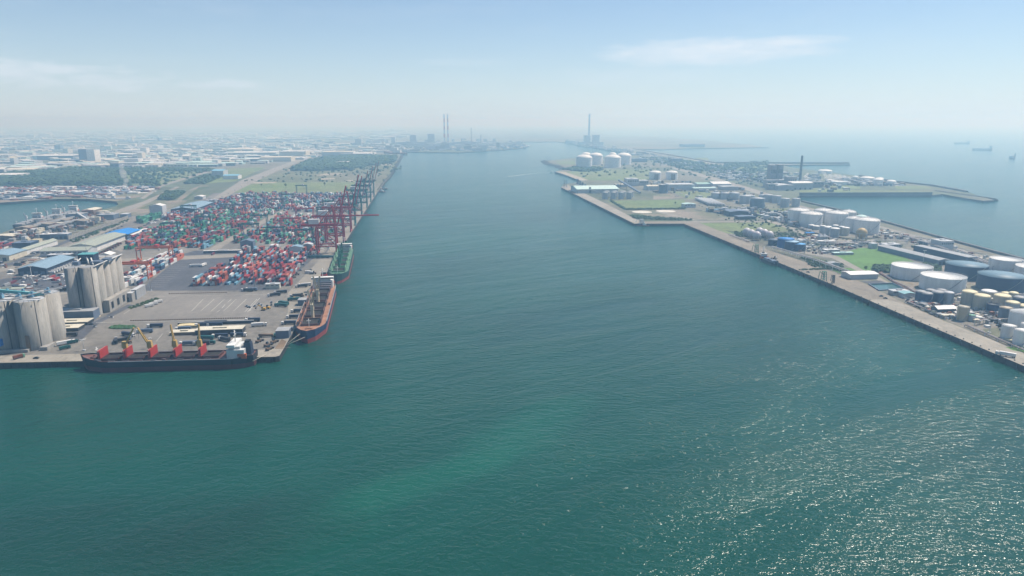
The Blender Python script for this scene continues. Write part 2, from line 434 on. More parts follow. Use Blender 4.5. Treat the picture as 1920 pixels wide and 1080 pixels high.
for p in ([(537, 320), (548, 315.5), (556, 313), (562, 315), (569, 317), (568, 320.5), (552, 319)], [(612, 319), (622, 315.5), (636, 313.5), (638, 315), (626, 318), (616, 320)],
          [(587, 336), (604, 334.5), (626, 333.5), (628, 335.5), (606, 337)], [(455, 343), (480, 341.8), (520, 341.2), (516, 343), (480, 344)], [(648, 338), (660, 337), (668, 339.5), (660, 341)],
          [(590, 329.5), (612, 325.5), (640, 325), (642, 327), (610, 328.5)], [(682, 308.6), (735, 308), (735, 309.8), (682, 310)], [(684, 302), (736, 301.6), (735, 304), (690, 304.5)]):
    S('bare_patch', p, m_sand, 3)
S('woodland_floor', [(545, 321), (600, 321), (655, 318), (700, 310), (738, 305), (742, 295), (690, 294), (620, 296), (575, 305)], m_forest, 2)
S('grass_field', [(196, 346), (300, 347), (372, 330), (398, 318), (330, 315), (258, 316), (215, 325)], m_grass, 2)
S('woodland_floor', [(-300, 352), (231, 347), (234, 336), (190, 320), (150, 316), (60, 325), (-300, 338)], m_forest, 3)
S('brown_foreshore', [(-400, 383), (0, 379.5), (107, 372.6), (164, 372.6), (218, 377.4), (262, 369), (290, 360), (240, 351), (-300, 354)], m_dirt, 2)
S('truck_road', [(395, 375), (404, 378), (418, 372), (474, 343), (533, 314.5), (568, 301), (610, 287), (604, 286.5), (560, 298), (523, 311.5), (452, 338)], m_road, 3)
S('truck_road', [(262, 372), (300, 347.5), (372, 325), (420, 314), (421, 315), (375, 328), (306, 349), (270, 373)], m_road, 3)
S('basin_road', [(132, 404), (180, 395.5), (224, 392), (272, 376.5), (330, 376), (352, 357), (378, 347), (392, 348), (360, 362), (345, 382), (300, 395), (245, 404), (160, 438), (100, 420)], m_dirt, 3)
S('basin_road', [(226, 391.5), (268, 378), (300, 364), (330, 350), (338, 350), (310, 365), (282, 379), (250, 392), (215, 402), (190, 408)], m_road, 4)
S('green_patch', [(256, 391), (285, 383), (312, 382), (308, 388), (280, 392.5)], m_scrub, 5)
S('green_patch', [(218, 385), (250, 375), (262, 374), (252, 380), (222, 391)], m_scrub, 5)
S('green_patch', [(300, 376), (340, 376), (374, 350), (388, 349.5), (392, 352), (372, 357), (348, 376)], m_scrub, 3)
S('grass_field', [(380, 345), (440, 340), (500, 313), (430, 316), (396, 322)], m_grass, 1)
S('rusty_loading_patch', [(515, 654), (531, 654), (537, 640), (528, 636)], mat('rusty_ground', (0.17, 0.12, 0.075), 0.9, 0.3, 0.1), 4)
# parking lines and truck lane marks
k = MB()
def gline(mb, a, b, w, lift):
    a, b = G(*a), G(*b); d = (b - a).normalized(); n = Vector((-d.y, d.x, 0)) * w / 2; up = Vector((0, 0, lift))
    mb.add([a - n + up, a + n + up, b + n + up, b - n + up], [(3, 2, 1, 0) if (n.cross(d)).z > 0 else (0, 1, 2, 3)])
for x0, x1 in ((359, 381), (376, 402), (396, 421), (419, 443), (438, 462)):
    gline(k, (x0, 583.5), (x1, 561), 0.55, 0.12)
for a, b in (((459, 585), (482, 561)), ((464, 585), (487, 559)), ((427, 567), (434, 561)), ((416, 578), (422, 571)), ((406, 586), (413, 581)), ((468, 583), (471, 579.5)), ((515, 571), (523, 563))):
    gline(k, a, b, 0.6, 0.12)
gline(k, (243, 603.5), (480, 598.5), 0.9, 0.12); gline(k, (180, 605), (230, 603.8), 0.9, 0.12)
gline(k, (290, 556), (500, 552), 0.5, 0.12); gline(k, (150, 641), (162, 634), 0.5, 0.12); gline(k, (293, 640), (305, 626), 0.4, 0.12)
gline(k, (232, 589), (243, 582), 0.5, 0.12); gline(k, (520, 652), (545, 652), 0.3, 0.12)
for i in range(16):
    t = i / 15.0
    a = (345 - 70 * t, 480 + 58 * t); gline(k, a, (a[0] + 24 + 8 * t, a[1] - 0.4 + .4 * t), 0.45, 0.09)
gline(k, (118, 629), (200, 592), 0.35, 0.12); gline(k, (250, 668), (520, 661.8), 0.3, 0.12); gline(k, (-100, 672), (140, 669), 0.3, .12)
o = k.build('road_markings', m_line); o['kind'] = 'structure'

# ---- right shore
S('quay_apron', [(1282, 419.4), (1560, 533.4), (1920, 686.5), (2400, 889.4), (2400, 860), (1920, 661), (1760, 597), (1700, 570), (1600, 521), (1447, 471), (1402, 452), (1370, 441), (1318, 419), (1300, 415), (1202, 416), (1202, 419.4)], m_apron_r, 2)
S('pale_apron', [(1629, 563), (1920, 686.3), (2400, 889.2), (2400, 862), (1930, 664), (1765, 600), (1700, 572), (1665, 562), (1640, 561)], m_apron, 3)
S('far_apron', [(1052, 351.2), (1189, 419.3), (1206, 419.3), (1206, 416), (1196, 413), (1140, 384), (1075, 352), (1064, 346.5)], m_apron, 2)
S('terminal_ground', [(1300, 414), (1402, 451), (1447, 470), (1600, 520), (1700, 569), (1760, 596), (1920, 660), (2350, 830), (2350, 640), (1920, 498), (1760, 453), (1640, 419), (1580, 403), (1500, 392), (1440, 392)], mat('terminal_ground', (0.185, 0.17, 0.145), 0.9, 0.22, 0.015, fine=0.2, col2=(0.115, 0.12, 0.09), sharp=0.1), 1)
for p in ([(1138, 377), (1284, 374), (1284, 391), (1170, 394)], [(1258, 359), (1332, 359), (1334, 371.5), (1290, 373)], [(1062, 322), (1110, 318), (1215, 318), (1235, 337), (1150, 338.5), (1092, 338)],
          [(1312, 418), (1450, 417.2), (1484, 432), (1400, 439), (1366, 438), (1346, 432)], [(1402, 392), (1478, 392), (1478, 409), (1440, 410), (1404, 404)], [(1040, 301.5), (1078, 300.5), (1078, 308), (1050, 308.5)],
          [(1240, 297), (1326, 296), (1336, 311), (1262, 312)], [(1330, 311), (1440, 309), (1440, 318), (1340, 318)], [(1537, 348), (1613, 347), (1613, 354), (1540, 354)], [(1678, 348), (1735, 349), (1748, 354), (1680, 354.5)],
          [(1380, 322), (1436, 320), (1440, 333), (1385, 334)]):
    S('grass_field', p, m_grass, 2)
S('bright_grass_field', [(1557, 480), (1612, 465), (1647, 464.5), (1692, 480), (1722, 496), (1640, 508.5), (1614, 507)], m_grassb, 3)
S('bright_grass_field', [(1554, 503), (1600, 502.5), (1614, 511), (1580, 514), (1572, 512)], m_grassb, 3)
S('green_verge', [(1497, 483), (1530, 482), (1583, 499), (1560, 500), (1530, 499)], m_scrub, 3)
S('green_verge', [(1885, 651), (1935, 648), (1960, 662), (1935, 664), (1900, 657)], m_grassb, 3)
S('green_verge', [(1174, 402), (1200, 400), (1300, 410), (1298, 414), (1205, 414.5), (1192, 409)], m_scrub, 3)
S('green_verge', [(1500, 352), (1620, 357), (1746, 358), (1746, 361), (1500, 362)], m_grass, 2)
S('green_verge', [(1360, 432), (1400, 436), (1436, 444), (1400, 444), (1375, 438)], m_scrub, 4)
for p in ([(1185, 396), (1235, 394), (1300, 393), (1345, 400), (1385, 410), (1310, 412), (1215, 405)], [(1225, 366), (1255, 363), (1280, 371), (1225, 374)], [(1450, 446), (1480, 441), (1535, 446), (1545, 452), (1470, 456)],
          [(1640, 522), (1690, 500), (1860, 492), (2000, 520), (2000, 560), (1860, 556), (1760, 560), (1700, 548)], [(1842, 617), (1885, 614), (1890, 630), (1860, 634)], [(1295, 396), (1400, 400), (1440, 412), (1330, 414)]):
    S('bare_ground', p, m_dirt, 3)
for p in ([(1262, 314), (1300, 322), (1400, 350), (1468, 372), (1500, 385), (1580, 405), (1582, 407), (1490, 387), (1395, 355), (1296, 326), (1256, 315)],
          [(1202, 417), (1300, 414.8), (1462, 415), (1500, 421), (1510, 424), (1460, 416.8), (1310, 416.6)],
          [(1490, 385), (1580, 404), (1700, 437), (1920, 502), (1920, 506), (1700, 441), (1580, 407), (1490, 387)],
          [(1400, 404), (1440, 410), (1500, 432), (1540, 452), (1534, 452), (1490, 434), (1430, 412)],
          [(1455, 462), (1500, 470), (1570, 480), (1620, 507), (1632, 516), (1622, 516), (1560, 484), (1500, 474), (1455, 466)],
          [(1530, 448), (1630, 450), (1660, 458), (1700, 474), (1760, 500), (1750, 502), (1690, 476), (1650, 461), (1620, 453), (1530, 451)],
          [(1632, 517), (1700, 560), (1760, 590), (1772, 590), (1714, 558), (1650, 520)],
          [(1225, 397), (1300, 413), (1308, 413), (1240, 397)], [(1187, 280), (1260, 292), (1344, 310), (1350, 309), (1260, 289), (1200, 279.6)]):
    S('service_road', p, m_road, 4)
S('beach', [(1042, 321.5), (1058, 322), (1076, 328), (1104, 338), (1088, 338.8), (1062, 328.5)], m_sand, 5)
S('oil_tank_pad', [(1822, 560), (1844, 535), (1925, 540), (1935, 562), (1880, 566)], m_asph, 4)
def disc(name, px, py, rpx, m, lift, z0=LAND, n=32):
    c = G(px, py); r = rpx * Zof(c) / 1280
    mb = MB(); mb.lathe([(r, z0 - 0.3), (r, z0 + lift)], n, 0, c.x, c.y); mb.add([(c.x + r * math.cos(2 * math.pi * i / n), c.y + r * math.sin(2 * math.pi * i / n), z0 + lift) for i in range(n)], [tuple(range(n))])
    return mb.build(name, m)
for px, py, r, t in ((1203.5, 398, 18.5, 'pale round tank foundation on bare ground, the left one nearer the far quay'), (1248, 396.5, 18, 'pale round tank foundation on bare ground, the right one of two')):
    tag(disc('tank_foundation', px, py, r, mat('foundation_white', (0.6, 0.57, 0.5), 0.8, 0.1, 0.05), 0.8), t, 'tank foundation')
# seawall along the open sea, made of straight lengths
def wall_along(name, pts, w, h, m, label, cat, z0=LAND):
    t = thing(name, label, cat, (0, 0, 0), 0)
    P = [G(*p) for p in pts]
    for a, b in zip(P, P[1:]):
        d = (b - a).normalized() * (w * 0.25)
        MB().beam(a - d + Vector((0, 0, h / 2 - 0.2)), b + d + Vector((0, 0, h / 2 - 0.2)), w, h).build('wall_section', m, t)
    return t
wall_along('seawall', [(1504, 378.5), (1577, 395.6), (1645, 413.2), (1760, 445.8), (1920, 488.5), (2250, 581)], 5.0, 3.6, mat('seawall_concrete', (0.13, 0.125, 0.12), 0.9, 0.3, 0.05), 'long dark seawall between the tank farms and the open sea', 'seawall')
wall_along('seawall', [(1188, 279.3), (1260, 291.5), (1343, 306)], 14.0, 5, mat('seawall_concrete', (0.13, 0.125, 0.12)), 'hazy seawall running out towards the far power station', 'seawall')
wall_along('seawall', [(1613, 330.5), (1678, 341.3), (1746, 348.3), (1785, 355.3), (1812, 360.5)], 8.0, 5, mat('seawall_concrete', (0.13, 0.125, 0.12)), 'seaward wall of the round-tank headland', 'seawall')
wall_along('seawall', [(1500, 366.4), (1577, 366.2), (1746, 365.6)], 5.0, 8, mat('seawall_concrete', (0.13, 0.125, 0.12)), 'tall grey wall along the inner cove of the headland', 'seawall')
wall_along('breakwater', [(1345, 306), (1470, 306.8), (1590, 307)], 14.0, 7, m_rock, 'thin far breakwater reaching into the open sea', 'breakwater')
# rock mounds: many armour stones
def rocks(name, pts, width, n, size, label):
    P = [G(*p, 0) for p in pts]; mb = MB(); rnd = random.Random(n)
    L = [0]
    for a, b in zip(P, P[1:]): L.append(L[-1] + (b - a).length)
    for i in range(n):
        s = rnd.random() * L[-1]; j = max(k for k in range(len(P) - 1) if L[k] <= s)
        f = (s - L[j]) / max(1e-6, L[j + 1] - L[j]); p = P[j].lerp(P[j + 1], f)
        w = width[j] * (1 - f) + width[j + 1] * f; d = (P[j + 1] - P[j]).normalized()
        o = rnd.uniform(-1, 1); q = p + Vector((-d.y, d.x, 0)) * o * w
        top = (1 - abs(o)) * 6.5
        s_ = size * rnd.uniform(.6, 1.3)
        mb.box(q.x, q.y, top - 3, s_, s_ * rnd.uniform(.7, 1.2), 3.4, rz=rnd.uniform(0, 3), tx=0.5, ty=0.5)
    return tag(mb.build(name, m_rock), label, 'breakwater', kind='stuff')
rocks('breakwater_rocks', [(1755, 361), (1790, 366), (1838, 372.5), (1866, 377)], [38, 42, 26, 8], 2600, 7, 'rock armour at the headland tip')
rocks('breakwater_rocks', [(1745, 352), (1785, 357.5), (1812, 363)], [16, 18, 14], 900, 6, 'rock armour on the seaward side of the headland')
rocks('shore_rocks', [(708, 359.5), (721, 342), (733, 329), (752, 294), (750, 284)], [4, 5, 6, 12, 16], 1500, 6, 'rock edge of the left shore')
rocks('shore_rocks', [(1021, 302.5), (1030, 308.5), (1046, 312), (1060, 318)], [20, 22, 22, 20], 700, 11, 'rock edge by the gas tank jetty')
# ================================================================ BUILDINGS, SHIPS, CRANES
def C3(name, col, **k): return mat('paint_' + name, col, k.pop('rough', 0.55), k.pop('var', 0.12), k.pop('scale', 0.12), **k)
w_white = C3('white', (0.72, 0.72, 0.70)); w_cream = C3('cream', (0.62, 0.58, 0.47)); w_grey = C3('grey', (0.34, 0.35, 0.36)); w_lgrey = C3('light_grey', (0.50, 0.52, 0.54))
w_blue = C3('slate_blue', (0.13, 0.17, 0.24)); w_navy = C3('navy', (0.03, 0.045, 0.085)); w_teal = C3('teal', (0.10, 0.34, 0.36)); w_pteal = C3('pale_teal', (0.48, 0.66, 0.64))
w_dark = C3('charcoal', (0.045, 0.05, 0.06)); w_bblue = C3('bright_blue', (0.02, 0.22, 0.62)); w_rblue = C3('roof_blue', (0.22, 0.33, 0.42), streak=False, scale=0.3); w_green = C3('green', (0.03, 0.20, 0.11))
w_lgreen = C3('light_green', (0.16, 0.36, 0.25)); w_red = C3('red', (0.42, 0.035, 0.03)); w_rust = C3('rust', (0.20, 0.075, 0.045), var=0.3); w_orange = C3('orange', (0.55, 0.12, 0.035)); w_yellow = C3('yellow', (0.62, 0.36, 0.06))
w_cyel = C3('pale_yellow', (0.62, 0.52, 0.30)); w_brown = C3('brown', (0.19, 0.13, 0.09)); w_sgreen = C3('roof_green', (0.33, 0.36, 0.30), scale=0.4); w_black = C3('black', (0.012, 0.013, 0.016)); w_glass = mat('window_glass', (0.02, 0.035, 0.05), 0.15, 0.0, spec=0.6)
w_steel = C3('steel', (0.28, 0.29, 0.30)); w_dteal = C3('dark_teal', (0.012, 0.10, 0.095)); w_pink = C3('faded_red', (0.5, 0.14, 0.13)); w_gold = C3('gold', (0.50, 0.36, 0.16)); w_tyre = C3('rubber', (0.02, 0.02, 0.02), var=0)
m_silo = mat('silo_concrete', (0.33, 0.32, 0.295), 0.9, 0.22, 0.16, streak=True, fine=0.12, col2=(0.33, 0.31, 0.28), sharp=0.3)
m_conc = mat('building_concrete', (0.33, 0.32, 0.30), 0.9, 0.2, 0.1, streak=True, fine=0.1)

def shed(label, px0, px1, py, depth, h, rise=0, wall=w_lgrey, roof=w_white, along='y', cat='warehouse', rz=PA, doors=0, over=0.8, windows=0, base=LAND, top_py=None, name='warehouse', group=None, dmat=None, fdoor=True, vents=0):
    c = G((px0 + px1) / 2, py, base); w = (px1 - px0) * Zof(c) / 1280
    if top_py: h = HT(c.y, top_py) - base
    fwd = Vector((-math.sin(rz), math.cos(rz), 0)); pos = c + fwd * (depth / 2)
    t = thing(name, label, cat, pos, rz, group)
    MB().box(0, 0, -0.3, w, depth, h + 0.3).build('wall', wall, t)
    if rise > 0: MB().gable(0, 0, h, w, depth, rise, 0, over, along, 1).build('roof', [roof, wall], t)
    else:
        r = MB().box(0, 0, h, w + 0.5, depth + 0.5, 0.45); r.box(0, 0, h + .45, w * .3, depth * .3, 1.2) if w > 16 else None
        r.build('roof', roof, t)
    n = doors
    for i in range(n):
        x = -w / 2 + w * (i + 0.5) / n; dw = min(5.0, w / n * 0.6)
        MB().box(x, -depth / 2 - 0.06, 0, dw, 0.12, min(5, h * 0.7)).build('door', dmat or w_dark, t)
    for i in range(windows):
        x = -w / 2 + w * (i + 0.5) / windows
        MB().box(x, -depth / 2 - 0.05, h * 0.62, w / windows * 0.6, 0.1, h * 0.18).build('window', w_glass, t)
    for i in range(vents):
        y = -depth / 2 + depth * (i + 0.5) / vents
        MB().box(0, y, h + rise - 0.2, 2.0, 3.0, 1.6).build('roof_vent', w_steel, t)
    return t

# ------------------------------------------------ grain silos
def silo_cluster(label, px, py, r, cols, rows, top_py, light_top):
    c0 = G(px, py); c0 = c0 + Vector((c0.x, c0.y, 0)).normalized() * r; h = HT(c0.y - r, top_py) - LAND
    t = thing('grain_silo_block', label, 'silo', (c0.x, c0.y, LAND))
    for j in range(rows):
        for i in range(cols):
            x, y = -i * 2 * r * 0.99, j * 2 * r * 0.99
            s = MB().lathe([(r, -0.3), (r, h), (r * .96, h), (r * .96, h - 0.8)], 32, 0, x, y); s.build('silo_cylinder', m_silo, t)
            MB().cyl(x, y, h - 0.8, h - 0.5, r * .955, 32, 0).build('silo_roof', w_lgrey if light_top else w_grey, t)
    for i in range(cols):        # service ladders and pipes on the front
        x = -i * 2 * r * 0.99 + r * 0.75
        MB().tube((x, -r * .8, 0), (x, -r * .8, h + 1), 0.35, 6).build('pipe', w_dark, t)
    return t, h
t, h = silo_cluster('squat cluster of pale concrete grain silos at the left frame edge beside the near quay', 71, 656.5, 12.2, 2, 2, 567, True)
for x, y in ((-26, 6), (-10, 3), (-2, 8), (-16, 20), (-30, 22), (4, 22)):
    MB().box(x, y, h, 4.2, 3.4, 3.0, tx=.8).box(x + 1, y, h + 3, 1.6, 1.6, 1.8).build('roof_machine', C3('machine_blue', (0.18, 0.36, 0.5)), t)
mb = MB()
for y in (-6, 12, 30): mb.beam((-36, y, h + 1.4), (12, y + 1, h + 1.4), 1.8, 0.5)
mb.beam((-12, -10, h + 1.9), (14, 30, h + 3.2), 1.8, .6); mb.beam((-30, -8, h + 1.9), (-20, 30, h + 2.4), 1.6, .5)
for x in range(-34, 13, 4): mb.beam((x, -12, h + .2), (x, -12, h + 1.4), .2)
mb.beam((-36, -12, h + 1.4), (12, -12, h + 1.4), .2)
mb.build('roof_gantry', w_steel, t)
MB().box(0, -12.3, 0, 3, 1.2, 14).build('vent_shaft', w_brown, t)
mb = MB(); mb.box(-14, -14.5, 0, 30, 4, 2.6).box(12, -6, 0, 6, 14, 3.2)
mb.build('loading_plinth', m_conc, t)
t, h = silo_cluster('tall cluster of grey concrete grain silos with a dark machine tower on top', 178, 593, 7.5, 2, 5, 503, False)
MB().box(-9, 24, h, 15, 12, 9).build('machine_tower', w_navy, t)
MB().box(-9, 24, h + 9, 15.6, 12.6, .6).build('tower_roof', w_teal, t)
for q in ((3, 14, h, 10, 8, 3.4), (6, 30, h, 7, 8, 3), (-14, 8, h, 6, 5, 4)): MB().box(*q).build('roof_machine', w_blue, t)
mb = MB()
mb.tube((-4, 12, h + .5), (-9, 20, h + 8), .8).tube((2, 8, h + .5), (-3, 16, h + 6), .7).beam((-18, -2, h + 1.2), (8, -2, h + 1.2), 1.4, .4).beam((8, -2, h + 1.2), (8, 62, h + 1.2), 1.4, .4).tube((-16, 4, h), (-13, 16, h + 6), .5)
mb.build('roof_gantry', w_white, t)
MB().box(9.5, 34, 0, 6, 54, 13).build('side_block', m_silo, t)
for y in (14, 28, 42): MB().box(12.6, y, 3, .3, 5, 7).build('door', w_black, t)
MB().box(-6, -8.5, 0, 30, 3, 1.0).build('kerb_plinth', w_cream, t)
# lattice conveyor tower at the left edge
t = thing('conveyor_tower', 'dark steel lattice conveyor tower at the very left edge, beside the squat silos', 'conveyor', G(-14, 655))
hh = 52
for x in (-6, 6):
    for y in (-6, 6): MB().beam((x, y, 0), (x, y, hh), .9).build('leg', w_dark, t)
for z in range(0, hh, 8):
    mb = MB()
    for a, b in (((-6, -6), (6, -6)), ((6, -6), (6, 6)), ((6, 6), (-6, 6)), ((-6, 6), (-6, -6))):
        mb.beam((*a, z + 8), (*b, z + 8), .6); mb.beam((*a, z), (*b, z + 8), .45)
    mb.build('bracing', w_dark, t)
MB().box(0, 0, hh, 13, 13, 5).build('machine_room', w_blue, t)
MB().beam((4, 0, hh + 2), (40, 18, 44), 3, 2.6).build('conveyor_bridge', w_teal, t)
MB().box(10, -8, 6, 9, 8, 6).build('hopper', w_bblue, t)

# ------------------------------------------------ left port buildings (px0, px1, base row)
shed('grey concrete store just right of the tall silo cluster', 229, 248, 566, 18, 9.5, wall=m_conc, roof=w_lgrey, cat='store', name='concrete_store', doors=1)
shed('narrow taller grey annex right of the concrete store', 248.5, 257, 562, 26, 11, wall=w_grey, roof=w_lgrey, cat='store', name='concrete_store')
shed('long dark low shed behind the squat silos with a flat grey roof', 100, 174, 601, 14, 9, wall=w_blue, roof=w_grey, cat='shed', name='long_shed')
shed('cream-roofed open shed below the long dark shed', 100, 162, 611, 14, 3.2, wall=w_dark, roof=w_cream, cat='shed', name='open_shed')
shed('second cream-roofed open shed, nearer the quay, beside the squat silos', 96, 145, 622, 13, 3.2, wall=w_dark, roof=w_cream, cat='shed', name='open_shed')
shed('blue-roofed warehouse with a navy gable end behind a lamp mast', 37, 86, 516, 74, 8.5, 4.2, w_navy, w_rblue, cat='warehouse', doors=4, over=1.5, dmat=w_blue)
shed('wide pale-roofed office block in front of the grey-green warehouse', 79, 163, 481, 30, 8.5, 3.2, w_lgrey, w_sgreen, along='x', windows=9, cat='warehouse')
shed('big grey-green roofed warehouse with white eaves along its right side', 134, 176, 473, 112, 9.5, 3.6, w_white, w_sgreen, over=2.2, cat='warehouse', doors=3)
shed('warehouse with a bright blue roof in the left container port', 196, 238, 448, 52, 7.5, 3.6, w_blue, w_bblue, over=2, cat='warehouse')
shed('long canopy with a white roof edge beside the bright blue roof', 239, 249, 446, 70, 5, 0.6, w_grey, w_white, cat='canopy', name='loading_canopy')
shed('pale long warehouse left of the office block with white side wall', 34, 50, 478, 90, 7, 3, w_white, w_sgreen, cat='warehouse')
shed('teal-roofed cream shed cut by the left frame edge', -34, 16, 490, 46, 8, 3, w_cream, w_rblue, along='y', cat='warehouse', doors=3)
shed('dark navy low store at far left above the teal-roofed shed', 25, 57, 467, 22, 9.5, wall=w_navy, roof=w_blue, cat='store', name='harbour_store')
shed('stack of beige flat racks beside the navy store', 60, 74, 459, 10, 8, wall=w_cream, roof=w_cyel, cat='rack', name='flat_rack_stack')
shed('long navy transit shed with a white roof on the left port road', 76, 95, 449, 14, 8.5, wall=w_navy, roof=w_white, cat='transit shed', name='transit_shed')
shed('long slate transit shed with a white roof adjoining the navy one', 95.5, 126, 449, 16, 9, wall=w_blue, roof=w_lgrey, cat='transit shed', name='transit_shed', doors=4)
shed('beige transit shed cut by the left edge near the basin', -12, 23, 451, 24, 7, 1.5, w_brown, w_cream, cat='transit shed', name='transit_shed', doors=3)
shed('low canopy building behind the blue-roofed warehouse', 90, 130, 485, 12, 5.4, wall=w_dark, roof=w_lgrey, cat='canopy', name='loading_canopy', windows=6)
shed('low flat-roofed office with a pale green roof at the lower left asphalt yard', -20, 39, 551.5, 10, 5.5, wall=w_dark, roof=w_sgreen, cat='office', name='site_office')
shed('dark slate warehouse on the pier behind the grain ships', 184, 213, 412, 26, 10, wall=w_blue, roof=w_grey, cat='warehouse')
shed('smaller slate warehouse right of the dark pier warehouse', 226, 238, 409, 22, 8, wall=w_blue, roof=w_lgrey, cat='warehouse')
shed('tall grey-blue house-shaped store with a white roof above the green containers', 282, 305, 403, 24, 19, 3.5, w_lgrey, w_white, cat='store', name='tall_store', over=.3)
shed('long arched slate-blue warehouse roof at the back of the container yard', 322, 366, 400, 130, 9, 4, w_navy, w_rblue, cat='warehouse', doors=4)
shed('small white-roofed shed at the road junction above the yard', 365, 380, 374, 26, 7, 2, w_lgrey, w_white, cat='shed', name='small_shed')
shed('dark slate gabled workshop in the middle of the container yard', 452, 475, 471.5, 16, 15, 3, w_blue, w_blue, cat='workshop', name='workshop', over=.4)
shed('long pale-teal low shed right of the dark workshop', 476, 516, 474, 10, 5, wall=w_lgrey, roof=w_pteal, cat='shed', name='long_shed')
shed('long white roofed walkway shed between the two container yards', 383, 452, 474.5, 4, 3.6, wall=w_dark, roof=w_white, cat='walkway', name='covered_walkway')
shed('pale grey workshop with skewed roof near the quay end of the yard', 543, 566, 475, 16, 9, 2, w_lgrey, w_rblue, cat='workshop', name='workshop')
shed('small light grey workshop beside the pale one near the quay cranes', 569, 585, 471, 12, 10, 2, w_grey, w_lgrey, cat='workshop', name='workshop')
shed('small cream gatehouse below the near container block', 498, 524, 541.5, 7, 5.5, wall=w_cream, roof=w_lgrey, cat='gatehouse', name='gatehouse', windows=3)
shed('long dark walled cargo bunker with cream floor behind the black ship, right part', 368.5, 453, 627, 12, 4.4, wall=w_dark, roof=w_cream, cat='cargo bunker', name='cargo_bunker')  # charcoal wall stands in for the shaded front, cream top for lit floor
shed('lower brown-walled cargo bunker left of the dark one behind the black ship', 320, 367.5, 628.5, 9, 2.6, wall=w_brown, roof=w_cream, cat='cargo bunker', name='cargo_bunker')
shed('long thin dark windbreak wall behind the cargo bunkers', 337, 473, 608.5, 1.4, 2.8, wall=w_dark, roof=w_grey, cat='windbreak wall', name='windbreak_wall')
shed('yellow tarpaulin covered cargo pile behind the bunkers', 335, 367, 614.5, 9, 1.8, 0.5, w_cyel, w_cyel, cat='cargo pile', name='cargo_pile')
shed('dark blue-grey hopper platform with a pale stripe at the stern of the blue ship', 518, 541.5, 634.5, 12, 7, wall=w_blue, roof=w_grey, cat='hopper', name='hopper_platform')
shed('slate hopper on the quay beside the middle of the blue ship', 559, 574, 573, 10, 6, wall=w_blue, roof=w_grey, cat='hopper', name='hopper_platform')
shed('pale blue shed with white roof by the truck road beyond the yard', 398, 419, 332, 60, 22, 4, w_lgrey, C3('sky_blue', (0.20, 0.45, 0.62)), cat='factory', name='factory', along='x')
shed('smaller white annex with blue roof right of the pale blue factory', 419, 446, 336, 50, 12, 3, w_white, C3('sky_blue', (0.20, 0.45, 0.62)), cat='factory', name='factory', along='x')
shed('white tent warehouse between the orange gantry and silos', 187, 208, 490, 16, 9, 3, w_white, w_white, cat='tent', name='tent_warehouse')
shed('big pale crate store under the near orange gantry', 229, 254, 531, 8, 7, wall=w_cream, roof=w_white, cat='store', name='crate_store')
shed('brown grain depot by the basin quay with conveyor machinery', 155, 176, 406, 40, 13, 2, w_brown, w_cream, cat='depot', name='grain_depot')
shed('dark cargo hall on the basin quay between the two white-bridged ships', 125, 152, 413, 30, 12, 1, w_blue, w_grey, cat='depot', name='grain_depot')
for i, (a, b, y, lab) in enumerate(((62, 92, 429, 'brown open storage hall along the basin quay, the nearest one'), (96, 124, 421, 'brown open storage hall along the basin quay, the middle one'), (134, 158, 423, 'low brown storage hall behind the long port wall'), (30, 56, 436, 'grey low storage hall beside the dark-masted ship'))):
    shed(lab, a, b, y, 26, 8, 2, w_brown, mat('dusty_roof', (0.26, 0.23, 0.19), 0.9, 0.3, 0.1), cat='storage hall', name='storage_hall', doors=3)
# port wall with ribs
t = thing('port_wall', 'long pale ribbed wall with buttresses beside the left port road', 'wall', (0, 0, 0), 0)
a, b = G(128, 449.5), G(240, 410)
MB().beam(a + Vector((0, 0, 3)), b + Vector((0, 0, 3)), 1.0, 6.4).build('wall_body', m_conc, t)
for i in range(44):
    p = a.lerp(b, (i + .5) / 44); MB().box(p.x + .9, p.y - .6, LAND - .2, .8, .8, 6.9, rz=PA).build('buttress', w_cream, t)
# green bed
def blob_plants(name, poly, n, rmin, rmax, m, label, cat, z0=LAND, seed=1, flat=0.6, kind='stuff', zj=0.0):
    rnd = random.Random(seed); xs = [p[0] for p in poly]; ys = [p[1] for p in poly]; mb = MB(); k = 0; it = 0
    while k < n and it < n * 30:
        it += 1
        x, y = rnd.uniform(min(xs), max(xs)), rnd.uniform(min(ys), max(ys))
        if not inside(x, y, poly): continue
        k += 1; r = rnd.uniform(rmin, rmax); z = z0 + r * flat * 0.45 + rnd.random() * zj
        vs = []; 
        for lat in (-0.5, 0.25, 0.8):
            for j in range(6):
                a = j * math.pi / 3 + lat * 2; rr = r * math.sqrt(1 - lat * lat) * rnd.uniform(.65, 1.2)
                vs.append((x + rr * math.cos(a), y + rr * math.sin(a), z + r * flat * lat * rnd.uniform(.7, 1.3)))
        vs.append((x, y, z + r * flat * rnd.uniform(.9, 1.2))); fs = []
        for q in (0, 6):
            for j in range(6):
                j2 = (j + 1) % 6; fs += [(q + j, q + j2, q + 6 + j2), (q + j, q + 6 + j2, q + 6 + j)]
        fs += [(12 + j, 12 + (j + 1) % 6, 18) for j in range(6)]
        mb.add(vs, fs, rnd.choice((0, 0, 1)))
    o = mb.build(name, [m, mat(m.name + '_light', tuple(c * 1.55 for c in ((0.035, 0.065, 0.022))), 0.95, 0.3, 0.2)])
    return tag(o, label, cat, kind=kind)
m_leaf = mat('foliage', (0.03, 0.062, 0.022), 0.95, 0.35, 0.15, fine=0.2)
def WP(pts): return [(G(*p).x, G(*p).y) for p in pts]
blob_plants('shrub_bed', WP([(205, 615), (212, 611), (250, 611), (254, 614), (246, 616.5), (212, 617)]), 260, .8, 1.7, C3('hedge_green', (0.05, 0.14, 0.05), var=.3), 'oval bed of green shrubs on the apron behind the black ship', 'shrubs', seed=3)
